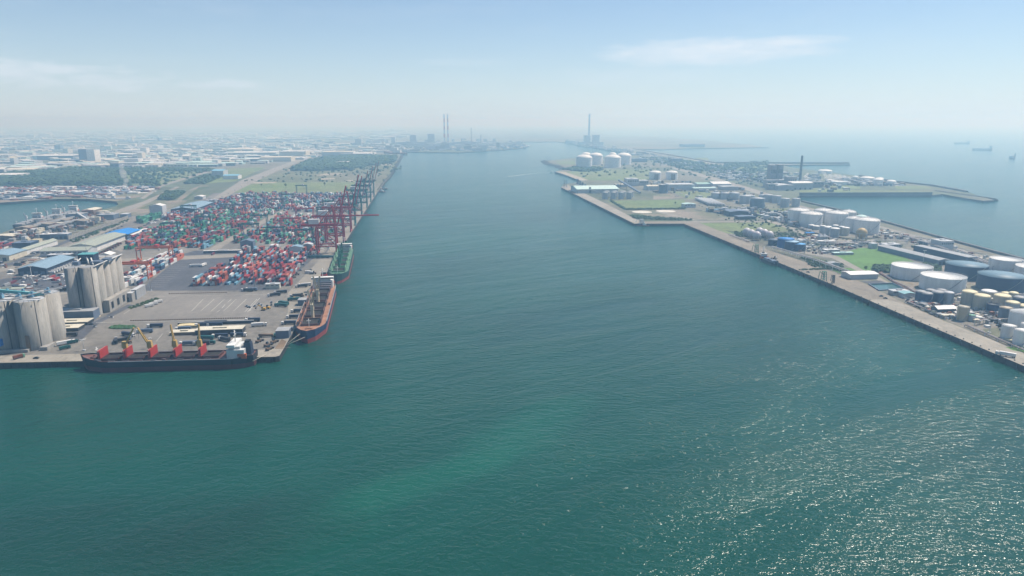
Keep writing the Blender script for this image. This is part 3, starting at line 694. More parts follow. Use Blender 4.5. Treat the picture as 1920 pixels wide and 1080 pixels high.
blob_plants('weeds', WP([(240, 577), (268, 566), (292, 559), (300, 561), (272, 571), (246, 580)]), 160, .6, 1.5, m_leaf, 'weedy strip beside parked white vans', 'weeds', seed=4)
blob_plants('wood', WP([(-250, 350), (231, 346), (234, 336), (190, 320), (150, 316.5), (60, 325), (-250, 338)]), 5200, 7, 15, m_leaf, 'dark wood behind the basin on the left', 'wood', seed=5, zj=3)
blob_plants('wood', WP([(547, 320.5), (600, 320.5), (655, 317.5), (700, 309.5), (738, 304.5), (742, 295.5), (690, 294.5), (620, 296.5), (575, 305)]), 4200, 8, 18, m_leaf, 'dark wood beyond the grassland by the channel', 'wood', seed=6, zj=3)
blob_plants('wood', WP([(298, 375), (322, 376), (345, 362), (338, 360.5), (312, 362)]), 420, 4, 8, m_leaf, 'dark clump of trees at the road junction by the basin', 'wood', seed=7, zj=3)
blob_plants('wood', WP([(150, 318), (260, 317), (400, 318), (390, 322), (300, 321), (200, 325)]), 900, 6, 12, m_leaf, 'belt of trees in front of the hazy factories', 'wood', seed=8)
blob_plants('wood', WP([(212, 345), (290, 343), (300, 339), (225, 340)]), 240, 5, 10, m_leaf, 'scattered trees on the green field behind the basin', 'wood', seed=9)
blob_plants('wood', WP([(345, 345), (385, 345), (420, 330), (405, 326), (370, 333)]), 300, 5, 10, m_leaf, 'scattered trees by the pale blue factory', 'wood', seed=10)
blob_plants('wood', WP([(1637, 510), (1672, 512), (1674, 501), (1640, 501)]), 130, 2.5, 5, m_leaf, 'dark shrubs left of the white floating roof tank', 'shrubs', seed=11, zj=2)
blob_plants('wood', WP([(1726, 510), (1762, 512), (1764, 503), (1732, 497)]), 120, 2.5, 4.5, m_leaf, 'dark shrubs behind the white floating roof tank', 'shrubs', seed=12, zj=2)
blob_plants('wood', WP([(1053, 318.5), (1090, 322), (1130, 321), (1128, 315), (1080, 314)]), 260, 6, 11, m_leaf, 'trees in front of the domed gas tanks', 'wood', seed=13)
blob_plants('hedge', WP([(1142, 377), (1172, 393.8), (1285, 392.5), (1285, 391), (1174, 392), (1146, 376)]), 260, 2, 4, m_leaf, 'hedge round the square field above the corner quay', 'hedge', seed=14)
blob_plants('hedge', WP([(1180, 404), (1298, 411.5), (1296, 414), (1192, 411)]), 240, 2, 4, m_leaf, 'scrub behind the corner quay', 'scrub', seed=15)
blob_plants('hedge', WP([(1376, 434), (1436, 436), (1530, 440), (1530, 444), (1430, 447), (1380, 444)]), 300, 1.5, 3.2, m_leaf, 'scrub round the cluster of spheres', 'scrub', seed=16)
blob_plants('hedge', WP([(1485, 507), (1560, 503), (1612, 512), (1640, 509.5), (1634, 511.5), (1600, 516), (1560, 505)]), 260, 1.2, 2.6, m_leaf, 'hedge along the bright green field', 'hedge', seed=17)
blob_plants('hedge', WP([(1440, 302), (1340, 310), (1260, 298), (1200, 296), (1210, 300), (1300, 322), (1440, 330)]), 500, 5, 12, m_leaf, 'scattered scrub on the far right land', 'scrub', seed=18)
blob_plants('hedge', WP([(1500, 482), (1583, 496), (1578, 505), (1520, 500)]), 160, 1.2, 3, m_leaf, 'scrub plot by the pipe rack', 'scrub', seed=19)
blob_plants('hedge', WP([(440, 341), (716, 342), (735, 322), (745, 305), (560, 322)]), 150, 3, 7, m_leaf, 'scattered bushes on the rough grassland by the channel', 'scrub', seed=40)
blob_plants('hedge', WP([(520, 323), (760, 322), (745, 292), (600, 292), (540, 312)]), 130, 5, 12, m_leaf, 'ragged trees round the wood by the channel', 'scrub', seed=41)
blob_plants('hedge', WP([(-60, 356), (300, 350), (410, 318), (200, 316), (60, 322)]), 520, 4, 11, m_leaf, 'ragged trees round the dark wood and green field', 'scrub', seed=42)
blob_plants('hedge', WP([(1180, 300), (1440, 312), (1560, 345), (1480, 360), (1260, 330), (1090, 332), (1070, 322)]), 260, 3, 8, m_leaf, 'scattered bushes on the far part of the right shore', 'scrub', seed=43)
blob_plants('hedge', WP([(1300, 380), (1500, 392), (1560, 445), (1740, 462), (1840, 515), (1815, 520), (1700, 464), (1540, 462), (1480, 450), (1380, 425)]), 330, 1.5, 3.6, m_leaf, 'bushes scattered between the right shore tanks', 'scrub', seed=44)
blob_plants('hedge', WP([(128, 452), (240, 412), (242, 414), (140, 456)]), 150, 1.5, 3, m_leaf, 'hedge along the left port road', 'hedge', seed=45)
# single trees
def make_tree(label, px, py, h, seed):
    rnd = random.Random(seed); t = thing('tree', label, 'tree', G(px, py), rnd.uniform(0, 6))
    mb = MB().tube((0, 0, -.2), (0, 0, h * .45), h * .04, 6, r1=h * .025)
    for k in range(4):
        a = k * 1.6; mb.tube((0, 0, h * .35), (math.cos(a) * h * .2, math.sin(a) * h * .2, h * .62), h * .02, 5)
    mb.build('trunk', w_brown, t)
    mb = MB()
    for k in range(90):
        a, e = rnd.uniform(0, 6.28), rnd.uniform(-.6, 1.5); rr = h * .32 * rnd.uniform(.3, 1)
        c = Vector((rr * math.cos(a) * math.cos(e), rr * math.sin(a) * math.cos(e), h * .62 + rr * math.sin(e) * 1.1))
        s = h * rnd.uniform(.05, .11); v = [c + Vector((rnd.uniform(-1, 1), rnd.uniform(-1, 1), rnd.uniform(-1, 1))) * s for _ in range(4)]
        mb.add(v, [(0, 1, 2), (0, 2, 3), (0, 3, 1), (1, 3, 2)], rnd.choice((0, 1)))
    mb.build('crown', [m_leaf, mat('foliage_light', (0.055, 0.1, 0.035), 0.95, 0.3, 0.2)], t)
make_tree('lone small tree at the near edge of the bright green field', 1623, 509, 8, 1)
make_tree('lone tree on the grass field behind the green gantries, left one', 536, 352, 13, 2)
make_tree('lone tree on the grass field near the quay cranes', 609, 349, 13, 3)
make_tree('small tree at the left end of the grass field by the yard', 490, 350, 9, 4)
make_tree('dark bushy tree at the right end of the grass field', 650, 360, 14, 5)
make_tree('lone tree on the field right of the dark round tank', 1357, 370, 9, 6)
make_tree('small tree left of the row of pale tanks on the green field', 1284, 362, 9, 7)
make_tree('bushy tree in the fenced field above the corner quay', 1266, 384, 8, 8)

# ------------------------------------------------ tanks
def tank(label, px0, px1, py, top=None, h=None, wall=w_lgrey, roofm=w_white, roof='cone', rise=None, cat='storage tank', name='storage_tank', stair=True, rim=True, n=36, panels=0, pipe=True, dyke=None):
    f = G((px0 + px1) / 2, py); r = (px1 - px0) / 2 * Zof(f) / 1280
    d = Vector((f.x, f.y, 0)).normalized(); c = f + d * r; r = (px1 - px0) / 2 * Zof(c) / 1280; c = f + d * r
    if top: h = HT(f.y, top) - LAND
    t = thing(name, label, cat, (c.x, c.y, LAND), PA)
    mb = MB().lathe([(r, -0.3), (r, h)], n, 0)
    mb.build('shell', wall, t)
    for k in range(1, 4): MB().lathe([(r + .02, h * k / 4 - .12), (r + .14, h * k / 4 - .12), (r + .14, h * k / 4 + .12), (r + .02, h * k / 4 + .12)], n, 0).build('stiffening_ring', wall, t) if r > 12 else None
    if roof == 'cone': prof = [(r * 1.01, h - .1), (r * 1.01, h + .15), (0.01, h + (rise if rise else r * .16))]
    elif roof == 'dome':
        rr = rise if rise else r * .42
        prof = [(r * 1.015, h - .2), (r * 1.015, h + .2)] + [(r * math.cos(a), h + .2 + rr * math.sin(a)) for a in [R(x) for x in (12, 25, 38, 52, 68, 82, 89)]]
    else: prof = [(r, h), (r * .97, h), (r * .97, h - .9), (0.01, h - .7)]
    MB().lathe(prof, n, 0).build('roof', roofm, t)
    if roof == 'dome' and r > 10:
        MB().cyl(0, 0, h + rr * .98, h + rr + 1.6, r * .09, 10).build('roof_hatch', roofm, t)
        if panels:
            for k in range(panels):
                a = 2 * math.pi * k / panels; mb = MB(); P = [Vector((r * 1.01 * math.cos(e) * math.cos(a), r * 1.01 * math.cos(e) * math.sin(a), h + .25 + rr * 1.01 * math.sin(e))) for e in [R(x) for x in (2, 20, 40, 60, 80)]]
                for p, q in zip(P, P[1:]): mb.beam(p, q, .5)
                mb.build('roof_rib', w_lgrey, t)
    if rim and r > 5:
        mb = MB(); nn = 24
        for k in range(nn):
            a, b = 2 * math.pi * k / nn, 2 * math.pi * (k + 1) / nn
            A = Vector((r * 1.02 * math.cos(a), r * 1.02 * math.sin(a), h + 1.1)); B = Vector((r * 1.02 * math.cos(b), r * 1.02 * math.sin(b), h + 1.1))
            mb.beam(A, B, .16); mb.beam(A, A - Vector((0, 0, 1.1)), .12)
        mb.build('railing', w_steel, t)
    if stair:
        mb = MB(); n2 = 8; a0 = -2.2; span = min(1.6, h / r * 1.2)
        for k in range(n2):
            a, b = a0 + span * k / n2, a0 + span * (k + 1) / n2
            mb.beam((r * 1.015 * math.cos(a), r * 1.015 * math.sin(a), h * k / n2), (r * 1.015 * math.cos(b), r * 1.015 * math.sin(b), h * (k + 1) / n2), .9 if r > 12 else .5, .3)
        mb.build('stair', w_steel, t)
    return t
w_tank = C3('tank_white', (0.82, 0.82, 0.80), streak=True, var=.2); w_tankg = C3('tank_grey', (0.42, 0.45, 0.48), streak=True, var=.25); w_tankd = C3('tank_navy', (0.025, 0.048, 0.12), streak=True); w_troofd = C3('tank_roof_slate', (0.13, 0.22, 0.29), scale=0.3)
w_tcream = C3('tank_cream', (0.52, 0.48, 0.38), streak=True, var=.28); w_tcr = C3('tank_cream_roof', (0.74, 0.66, 0.42)); w_tyel = C3('tank_stained', (0.5, 0.42, 0.3), streak=True, var=.3)
BIG = [('wide white floating-roof tank beside dark shrubs', 1672, 1741, 526, 503.5, w_tank, w_white, 'flat'), ('wide white floating-roof tank nearest the pale quay', 1727, 1802, 549, 523, w_tank, w_white, 'flat'),
       ('wide navy tank with slate roof behind the two white ones', 1774, 1843, 526, 501, w_tankd, w_troofd, 'cone1'), ('wide navy tank with slate roof, the nearer one at the right', 1835, 1912, 549, 522, w_tankd, w_troofd, 'cone1'),
       ('wide white tank near the seawall at the right edge', 1856, 1910, 511, 489, w_tank, w_white, 'flat'), ('wide white tank cut by the right frame edge', 1906, 1972, 527, 505, w_tank, w_white, 'flat')]
for l, a, b, y, tp, w, r_, k in BIG: tank(l, a, b, y, tp, wall=w, roofm=r_, roof='flat' if k == 'flat' else 'cone', rise=None if k == 'flat' else 0.8, n=48)
DOME = [('white domed tank at the left end of the group by the seawall', 1477, 1515, 420, 397), ('white domed tank in front of the leftmost one by the seawall', 1499, 1539, 427, 404), ('white domed tank behind, third from left by the seawall', 1526, 1560, 417, 397.5),
        ('white domed tank in the middle of the seawall group', 1547, 1587, 424, 402.5), ('white domed tank at the back, half hidden by its neighbours', 1576, 1603, 414, 400), ('white domed tank touching the largest one on its left', 1584, 1616, 435, 413), ('largest white domed tank at the right end by the seawall', 1601, 1645, 440, 416)]
for l, a, b, y, tp in DOME: tank(l, a, b, y, tp, wall=w_tank, roofm=w_white, roof='dome', rise=5.5, panels=16)
tank('teal-topped domed tank peeping behind the largest domed tank', 1603, 1623, 424, 408, wall=w_tank, roofm=w_pteal, roof='dome', rise=4)
SM = [(1515, 1526.5, 429, 423), (1524, 1536, 431, 425), (1536, 1547, 440, 424.5), (1544, 1554, 443, 427), (1556, 1572, 446, 429.5), (1547, 1558, 438, 426), (1560, 1571, 436, 423.5), (1572, 1582, 440, 426), (1578, 1591, 442, 428)]
for i, (a, b, y, tp) in enumerate(SM):
    tank(['short white tank at the left end of the small row', 'short white tank second in the small row', 'tall small tank left of the grouped six', 'tall small tank front left of the grouped six', 'front tank of the small group before the domed tanks', 'rear left small tank of the group', 'rear middle small tank of the group', 'cream small tank at the rear right of the group', 'front cream tank at the right end of the small group'][i],
         a, b, y, tp, wall=w_tcream if i > 6 else w_tankg, roofm=w_white, roof='dome', rise=1.5, n=20, rim=False)
BK = [('black tank at the left end of the near dark row', 1715, 1733, 569, 549), ('black tank in front with a pale cap in the near dark row', 1726, 1745, 572, 552.5), ('black tank third in the near dark row', 1745, 1766, 571, 550), ]
for l, a, b, y, tp in BK: tank(l, a, b, y, tp, wall=w_tankd, roofm=w_grey, roof='dome', rise=1.8, n=24)
tank('grey tank at the right end of the near dark row', 1766, 1785, 571, 551, wall=w_tankg, roofm=w_lgrey, roof='dome', rise=1.8, n=24)
tank('dark tank behind the near dark row, left one', 1735, 1752, 561, 546, wall=w_tankd, roofm=w_grey, roof='dome', rise=1.5, n=24)
tank('dark tank behind the near dark row, right one', 1755, 1772, 561, 546, wall=w_tankd, roofm=w_grey, roof='dome', rise=1.5, n=24)
CR = [('cream tank at the left of the cream group', 1801, 1827, 576, 550), ('cream tank in front with a yellowish roof and white stair', 1824, 1851, 582, 557.5), ('cream tank behind with a white roof', 1839, 1865, 563, 549), ('cream tank with a bright cream roof in the middle', 1862, 1890, 577, 557.5),
      ('grey-walled tank with a stained cream roof', 1884, 1907, 588, 570), ('small cream tank at the back by the navy tank', 1890, 1906, 566, 551.5), ('small cream tank between the cream group and the navy tank', 1877, 1894, 557, 552), ('pale tank cut by the right edge above the large white dome', 1908, 1935, 590, 577), ('slate tank behind the stained cream tank', 1899, 1918, 575, 560)]
for i, (l, a, b, y, tp) in enumerate(CR): tank(l, a, b, y, tp, wall=(w_tcream, w_tcream, w_tyel, w_tcream, w_tankg, w_tcream, w_tyel, w_tankg, w_tankd)[i], roofm=w_white if i == 2 else (w_tcr if i < 8 else w_grey), roof='dome', rise=2.0, n=28)
tank('squat black tank in front of the cream group', 1849, 1871, 589, 572, wall=w_tankd, roofm=w_dark, roof='flat', n=24)
tank('rusty blue-grey tank left of the large white dome', 1871, 1893, 603, 579, wall=C3('rusty_slate', (0.16, 0.19, 0.24), streak=True, var=.35), roofm=w_tyel, roof='cone', n=28)
tank('tall narrow stained tank by the white-roofed pump house', 1793, 1813, 602, 577, wall=w_tyel, roofm=w_tcream, roof='cone', n=24)
tank('short green-grey tank right of the tall narrow stained one', 1813.5, 1826, 603, 592, wall=w_tankg, roofm=w_lgreen, roof='cone', n=20)
tank('large white tank with a shallow cone at the right edge', 1893, 1946, 620, 592, wall=w_tank, roofm=w_white, roof='cone', rise=4.2, n=40)
tank('white tank nearest the quay, left of two at the right edge', 1876, 1900, 637, 613, wall=w_tank, roofm=w_white, roof='cone', rise=.6, n=28)
tank('white tank nearest the quay, right of two at the right edge', 1899, 1925, 648, 622, wall=w_tank, roofm=w_white, roof='cone', rise=.6, n=28)
tank('white tank half cut by the right frame edge', 1912, 1940, 634, 611, wall=w_tank, roofm=w_white, roof='cone', rise=.6, n=28)
tank('low cream tank between the two nearest white tanks', 1884, 1900, 641, 638, wall=w_tcream, roofm=w_tcr, roof='cone', rise=.4, n=20, stair=False)
tank('small white domed tank beside the black pipework', 1827, 1840, 601, 596, wall=w_tankg, roofm=w_white, roof='dome', rise=1.2, n=20, stair=False)
for l, a, b, y, tp, w, r_ in (('dark blue tank at the left of the blue group', 1440, 1459, 461, 450.5, w_tankd, w_blue), ('bright blue tank in the middle of the blue group', 1457, 1487, 467, 449.5, C3('tank_blue', (0.03, 0.13, 0.36)), w_bblue), ('navy tank with a pale blue lid in the blue group', 1471, 1496, 470, 454.5, w_tankd, C3('lid_blue', (0.35, 0.55, 0.72))), ('navy tank at the right end of the blue group', 1486, 1509, 471.5, 459, w_tankd, C3('lid_bright_blue', (0.08, 0.35, 0.72)))):
    tank(l, a, b, y, tp, wall=w, roofm=r_, roof='cone', rise=.8, n=32)
LNG = [('domed gas tank at front left of the left pair', 1080, 1110, 315.5, 297), ('domed gas tank at right of the left group', 1104, 1129.5, 309, 293), ('domed gas tank at the back of the left group', 1089, 1108, 304, 291.5), ('domed gas tank at front left of the right group', 1133, 1163.5, 314.5, 297), ('domed gas tank at right of the right group', 1156, 1183, 309, 293), ('domed gas tank at the back of the right group', 1141, 1156, 303, 291.5)]
w_lng = C3('lng_white', (0.84, 0.82, 0.82), var=.05)
for l, a, b, y, tp in LNG: tank('big white ' + l, a, b, y, tp, wall=w_lng, roofm=w_white, roof='dome', rise=15, cat='gas tank', name='gas_tank', panels=0)
for l, a, b, y in (('white domed tank with a brown patch left of its twin in the mid distance', 1217, 1239, 337), ('white domed tank with a brown patch right of its twin in the mid distance', 1248, 1270, 337)):
    t = tank(l, a, b, y, 324.5, wall=w_tank, roofm=w_white, roof='dome', rise=7)
    MB().box(-4, -26, 0, 13, 6, 20).build('stained_stair_tower', w_brown, t)
tank('big slate-blue round tank left of the grey mid-distance shed', 1235, 1252, 362.5, 346.5, wall=w_blue, roofm=w_lgrey, roof='flat')
ROW = [('pale tank first in the mid-distance row', 1333, 1351, 373, 362.5), ('pale tank second in the mid-distance row', 1350, 1369, 374, 362.5), ('pale tank third in the mid-distance row', 1367, 1386, 375, 362.5), ('grey tank fourth in the mid-distance row', 1386, 1406, 383, 368), ('pale tank at the left of the back row', 1432, 1448, 379, 366), ('pale tank second in the back row', 1447, 1464, 381, 368), ('pale grey tank third in the back row', 1463, 1479, 389, 373), ('pale grey tank at the right end of the back row', 1484, 1499, 388, 373), ('grey tank hidden behind the dark big tank', 1396, 1414, 379, 367), ('grey tank beside the dark big tank', 1422, 1436, 378, 366)]
for l, a, b, y, tp in ROW: tank(l, a, b, y, tp, wall=w_tankg, roofm=w_lgrey, roof='cone', n=24, rim=False)
tank('dark slate big tank in the mid-distance row', 1406, 1432, 391, 373, wall=w_blue, roofm=w_tankg, roof='cone')
for i in range(4):
    for k in range(2):
        tank('grey silo %s in the %s pair of the row beside the teal warehouse' % (('front', 'rear')[k], ('first', 'second', 'third', 'fourth')[i]), 1129 + i * 15 + k * 3, 1140 + i * 15 + k * 3, 373.5 - k * 4, 361 - k * 2, wall=w_tankg, roofm=w_lgrey, roof='cone', n=20, cat='silo', name='steel_silo', rim=False)
for l, a, b, y, tp in (('flat white dome tank near the steam plume on the headland', 1534, 1559, 326, 321), ('cream domed tank on the headland, left of the right-hand group', 1613, 1638, 340, 334.5), ('small white dome tank in front on the headland', 1549, 1563, 341, 339.5), ('white tank second in the headland group', 1637, 1654, 348, 338), ('white tank behind the headland group', 1641, 1656, 343, 336), ('white tank at the right end of the headland group', 1662, 1679, 347, 341), ('small white tank at the left on the headland', 1598, 1609, 336, 333)):
    tank(l, a, b, y, tp, wall=w_tank, roofm=w_white, roof='dome', rise=5, n=28, rim=False)
tank('long low white tank building on the headland', 1558, 1592, 347, 341, wall=w_tank, roofm=w_white, roof='flat', rim=False)
# spheres on legs
def sphere_tank(label, px, pyc, rpx, basepy, m, m2=None):
    g = G(px, basepy); r = rpx * Zof(g) / 1280; zc = HT(g.y, pyc)
    t = thing('sphere_tank', label, 'sphere tank', (g.x, g.y, LAND), PA); zz = zc - LAND
    prof = [(max(.02, r * math.cos(R(a))), zz + r * math.sin(R(a))) for a in range(-90, 91, 12)]
    MB().lathe(prof, 24).build('sphere', m, t)
    for k in range(10):
        a = 2 * math.pi * k / 10; MB().tube((r * .98 * math.cos(a), r * .98 * math.sin(a), 0), (r * .98 * math.cos(a), r * .98 * math.sin(a), zz), .35, 6).build('leg', w_steel, t)
    MB().lathe([(r * 1.005, zz - .25), (r * 1.05, zz - .25), (r * 1.05, zz + .25), (r * 1.005, zz + .25)], 24).build('walkway_ring', w_lgrey, t)
    mb = MB(); 
    for k in range(8): mb.beam((r * 1.15 * math.cos(-1.9 + k * .15), r * 1.15 * math.sin(-1.9 + k * .15), (zz + r) * k / 8), (r * 1.15 * math.cos(-1.9 + (k + 1) * .15), r * 1.15 * math.sin(-1.9 + (k + 1) * .15), (zz + r) * (k + 1) / 8), .6, .25)
    mb.build('stair', w_steel, t); return t
w_sph = C3('sphere_silver', (0.55, 0.53, 0.56), rough=0.4)
for l, x, y, b in (('front left', 1399.7, 434.5, 443), ('left middle', 1408.2, 437.5, 446.5), ('front', 1418.6, 441, 450.5), ('rear left', 1423.5, 433.8, 442.5), ('rear middle', 1432.6, 436.8, 446), ('front right', 1442, 440.3, 449.8)):
    sphere_tank('silvery sphere tank, %s of the six by the quay' % l, x, y, 7.6, b, w_sph)
sphere_tank('golden-brown sphere tank in front of the largest domed tank', 1614, 437, 10, 451, w_gold)

# ------------------------------------------------ right shore sheds
shed('very wide pale teal-roofed ore hall by the far quay', 1082, 1160, 362, 92, 11, 6, w_lgrey, C3('roof_pale_teal', (0.55, 0.72, 0.68), scale=.3), along='x', cat='ore hall', name='ore_hall', over=3)
shed('white-roofed shed on the near right quay beside the green pool', 1592, 1648, 523.5, 20, 6, 1.6, w_lgrey, w_white, cat='shed', name='quay_shed', along='x')
shed('flat grey pump house beside the green pool', 1673, 1706, 554, 9, 5, wall=w_grey, roof=w_lgrey, cat='pump house', name='pump_house', windows=3)
shed('teal-roofed pump house by the black tanks', 1694, 1716, 559, 10, 5, 1.2, w_lgrey, C3('tank_roof_teal', (.25, .45, .48)), cat='pump house', name='pump_house')
shed('white-roofed gable shed among pipework near the pale quay', 1756, 1793, 590, 10, 6, 2.4, w_navy, w_white, along='x', cat='shed', name='pipe_shed', doors=2)
shed('cream low pipe shelter in front of the white-roofed gable shed', 1768, 1792, 597, 5, 3, wall=w_cream, roof=w_cream, cat='shelter', name='pipe_shelter')
shed('long dark warehouse parallel to the quay beside the bright green field', 1757, 1781, 497, 118, 7, 1.5, w_blue, w_grey, cat='warehouse', rz=R(12), doors=3)
shed('second long navy warehouse nearer the seawall', 1812, 1833, 493, 100, 8, wall=w_navy, roof=w_grey, cat='warehouse', rz=R(12))
shed('black angular shed cluster below the row of tanks', 1368, 1404, 406, 34, 10, 2, w_dark, w_blue, cat='shed', name='dark_shed')
shed('low black shed in front of the angular one', 1384, 1418, 412, 20, 6, 1, w_dark, w_blue, cat='shed', name='dark_shed')
shed('small pale-green roofed house on the bare ground above the corner quay', 1283, 1305, 389.5, 22, 8, 1.5, w_lgrey, w_pteal, cat='house', name='site_house', windows=4)
shed('yellowish-roofed hall behind the slate tank', 1214, 1235, 357, 40, 12, 2, w_lgrey, w_cream, cat='hall', name='factory_hall', along='x')
shed('tall grey block among the mid-distance plant', 1176, 1198, 349, 40, 22, wall=w_lgrey, roof=w_lgrey, cat='plant block', name='plant_block', windows=5)
shed('grey block right of the tall one in the mid-distance plant', 1199, 1216, 348, 40, 15, wall=w_grey, roof=w_lgrey, cat='plant block', name='plant_block', windows=4)
shed('long grey ribbed hall right of the slate tank', 1253, 1302, 357, 50, 17, 1, w_lgrey, w_lgrey, cat='hall', name='factory_hall', along='x')
shed('teal-roofed long low hall in the mid distance', 1300, 1344, 357.5, 30, 7, 1.5, w_grey, w_pteal, cat='hall', name='factory_hall', along='x')
shed('green-roofed hall left of the big white roof', 1307, 1341, 350, 50, 8, 3, w_lgrey, C3('roof_mint', (.3, .48, .42)), cat='hall', name='factory_hall', along='x')
shed('big white gable-roofed hall in the mid distance by the inland road', 1337, 1372, 350.5, 60, 9, 5, w_lgrey, w_white, cat='hall', name='factory_hall', along='x')
shed('grey hall below the big white gable roof', 1355, 1385, 357, 40, 10, 1, w_grey, w_grey, cat='hall', name='factory_hall')
shed('yellow-cream roofed hall behind the ore hall', 1155, 1175, 351, 30, 8, 1, w_grey, w_cream, cat='hall', name='factory_hall', along='x')
shed('white flat-roofed hall in front of the headland wall', 1485, 1525, 355.5, 60, 19, 3, w_grey, w_white, cat='hall', name='factory_hall', along='x', doors=4)
shed('long grey hall behind the white flat-roofed one', 1457, 1489, 357, 60, 14, 2, w_grey, w_lgrey, cat='hall', name='factory_hall')
shed('small bright blue roofed shelter by the blue tanks', 1512, 1528, 441, 8, 4, wall=w_blue, roof=w_bblue, cat='shelter', name='blue_shelter')
shed('long white low roof beside the pipe rack', 1535, 1568, 456, 8, 3.5, wall=w_lgrey, roof=w_white, cat='shelter', name='pipe_shelter')
shed('grey control room at the corner of the bright green field', 1634, 1645, 466.5, 10, 8, wall=w_lgrey, roof=w_lgrey, cat='control room', name='control_room')
shed('long grey control building behind the bright green field', 1659, 1690, 467, 16, 7, wall=w_grey, roof=w_lgrey, cat='control room', name='control_room', windows=6)
shed('grey office block near the seawall', 1763, 1788, 468, 24, 13, wall=w_lgrey, roof=w_lgrey, cat='office', name='office_block', windows=6)
shed('dark navy shed left of the seawall office block', 1733, 1762, 461, 14, 6, wall=w_navy, roof=w_grey, cat='shed', name='dark_shed')
shed('white flat roof between the navy warehouses and the tank farm', 1785, 1812, 500, 18, 4, 0, w_grey, w_white, cat='shelter', name='pipe_shelter')
shed('small pale house in the scrub plot by the bright green field', 1556, 1574, 499.5, 9, 4, 1.5, w_lgrey, w_grey, cat='house', name='site_house')
shed('blue-roofed pair of huts on the bare ground', 1330, 1348, 398, 12, 5, 1.5, w_lgrey, C3('sky_blue', (0.20, 0.45, 0.62)), cat='hut', name='site_hut')
shed('white-roofed hut cluster by the service road', 1546, 1575, 473.5, 10, 4, wall=w_grey, roof=w_white, cat='hut', name='site_hut')
shed('teal-roofed pair of shelters left of the bright green field', 1563, 1602, 478, 8, 3, wall=w_grey, roof=w_pteal, cat='hut', name='site_hut')
shed('dark hall on the hazy far right land', 1185, 1214, 304, 60, 16, wall=w_blue, roof=w_blue, cat='hall', name='factory_hall')
shed('flat dark low hall right of the hazy dark hall', 1218, 1240, 300, 40, 6, wall=w_blue, roof=w_grey, cat='hall', name='factory_hall')
shed('grey-blue block on the hazy far right land by the seawall road', 1260, 1280, 305, 60, 20, wall=w_blue, roof=w_grey, cat='hall', name='factory_hall')
shed('dark thin shed on the far peninsula', 1283, 1322, 276, 120, 22, wall=w_blue, roof=w_blue, cat='hall', name='factory_hall')
# bullet tanks
for i in range(6):
    a, b = G(1304 + i * 5.5, 374.5 + i * .4), G(1330 + i * 5.5, 386 + i * .4)
    t = thing('bullet_tank', 'long horizontal bullet tank, number %s from the left in the sloping row' % ('one', 'two', 'three', 'four', 'five', 'six')[i], 'bullet tank', (0, 0, 0), 0)
    up = Vector((0, 0, 4.4)); MB().tube(a + up, b + up, 3.0, 12).build('vessel', w_lgrey, t)
    for f in (.2, .8): p = a.lerp(b, f); MB().box(p.x, p.y, LAND - .2, 3.4, 1.6, 2.6).build('saddle', w_grey, t)
# twin pyramid hoppers
for l, x in (('left', 1537.5), ('right', 1545)):
    t = thing('pyramid_hopper', 'grey pyramid-topped hopper, %s one, beside the small tank group' % l, 'hopper', G(x, 451))
    MB().box(0, 0, 0, 7, 7, 7).build('body', w_grey, t); MB().box(0, 0, 7, 7.4, 7.4, 5, tx=.1, ty=.1).build('cap', w_lgrey, t)
# settling pool
o = sheet('pool_water', [(1630, 534), (1673, 532.5), (1694, 541.5), (1648, 545)], 0.25, mat('pool_green', (0.035, 0.10, 0.09), 0.2, 0.1, 0.2, spec=0.5)); o['kind'] = 'structure'
t = thing('pool_wall', 'dark concrete rim round the green settling pool on the right quay', 'pool', (0, 0, 0), 0)
for a, b in (((1629, 533.6), (1673.5, 532)), ((1673.5, 532), (1695.5, 541.6)), ((1695.5, 541.6), (1648, 545.6)), ((1648, 545.6), (1629, 533.6))):
    MB().beam(G(*a) + Vector((0, 0, .6)), G(*b) + Vector((0, 0, .6)), 1.2, 1.6).build('rim', w_blue, t)
S('settling_bed', [(1612, 528), (1650, 526), (1662, 530), (1630, 532.5)], m_asph, 5)
# ================================================================ CONTAINERS
CCOL = [('red', (0.33, 0.035, 0.035)), ('rust red', (0.25, 0.06, 0.04)), ('navy', (0.03, 0.05, 0.11)), ('green', (0.02, 0.15, 0.085)), ('white', (0.66, 0.67, 0.66)), ('light blue', (0.16, 0.34, 0.46)),
        ('grey', (0.30, 0.32, 0.34)), ('orange', (0.46, 0.12, 0.07)), ('mint green', (0.10, 0.32, 0.22)), ('maroon', (0.15, 0.03, 0.045))]
CM = [mat('container_' + n.replace(' ', '_'), c, 0.55, 0.18, 0.5) for n, c in CCOL]
def container_mesh(mb, x, y, z, ci, L=12.2, rz=PA, detail=False):
    mb.box(x, y, z, 2.44, L, 2.6, ci, rz)
    if detail:
        c, s = math.cos(rz), math.sin(rz)
        for yy in (-L / 2 - .04, L / 2 + .04):        # door frame and rails, proud of the box
            mb.box(x - yy * s, y + yy * c, z + .08, 2.2, .06, 2.44, ci, rz)
        for xx in (-1.2, 1.2):
            mb.box(x + xx * c, y + xx * s, z + 2.5, .12, L, .14, ci, rz)
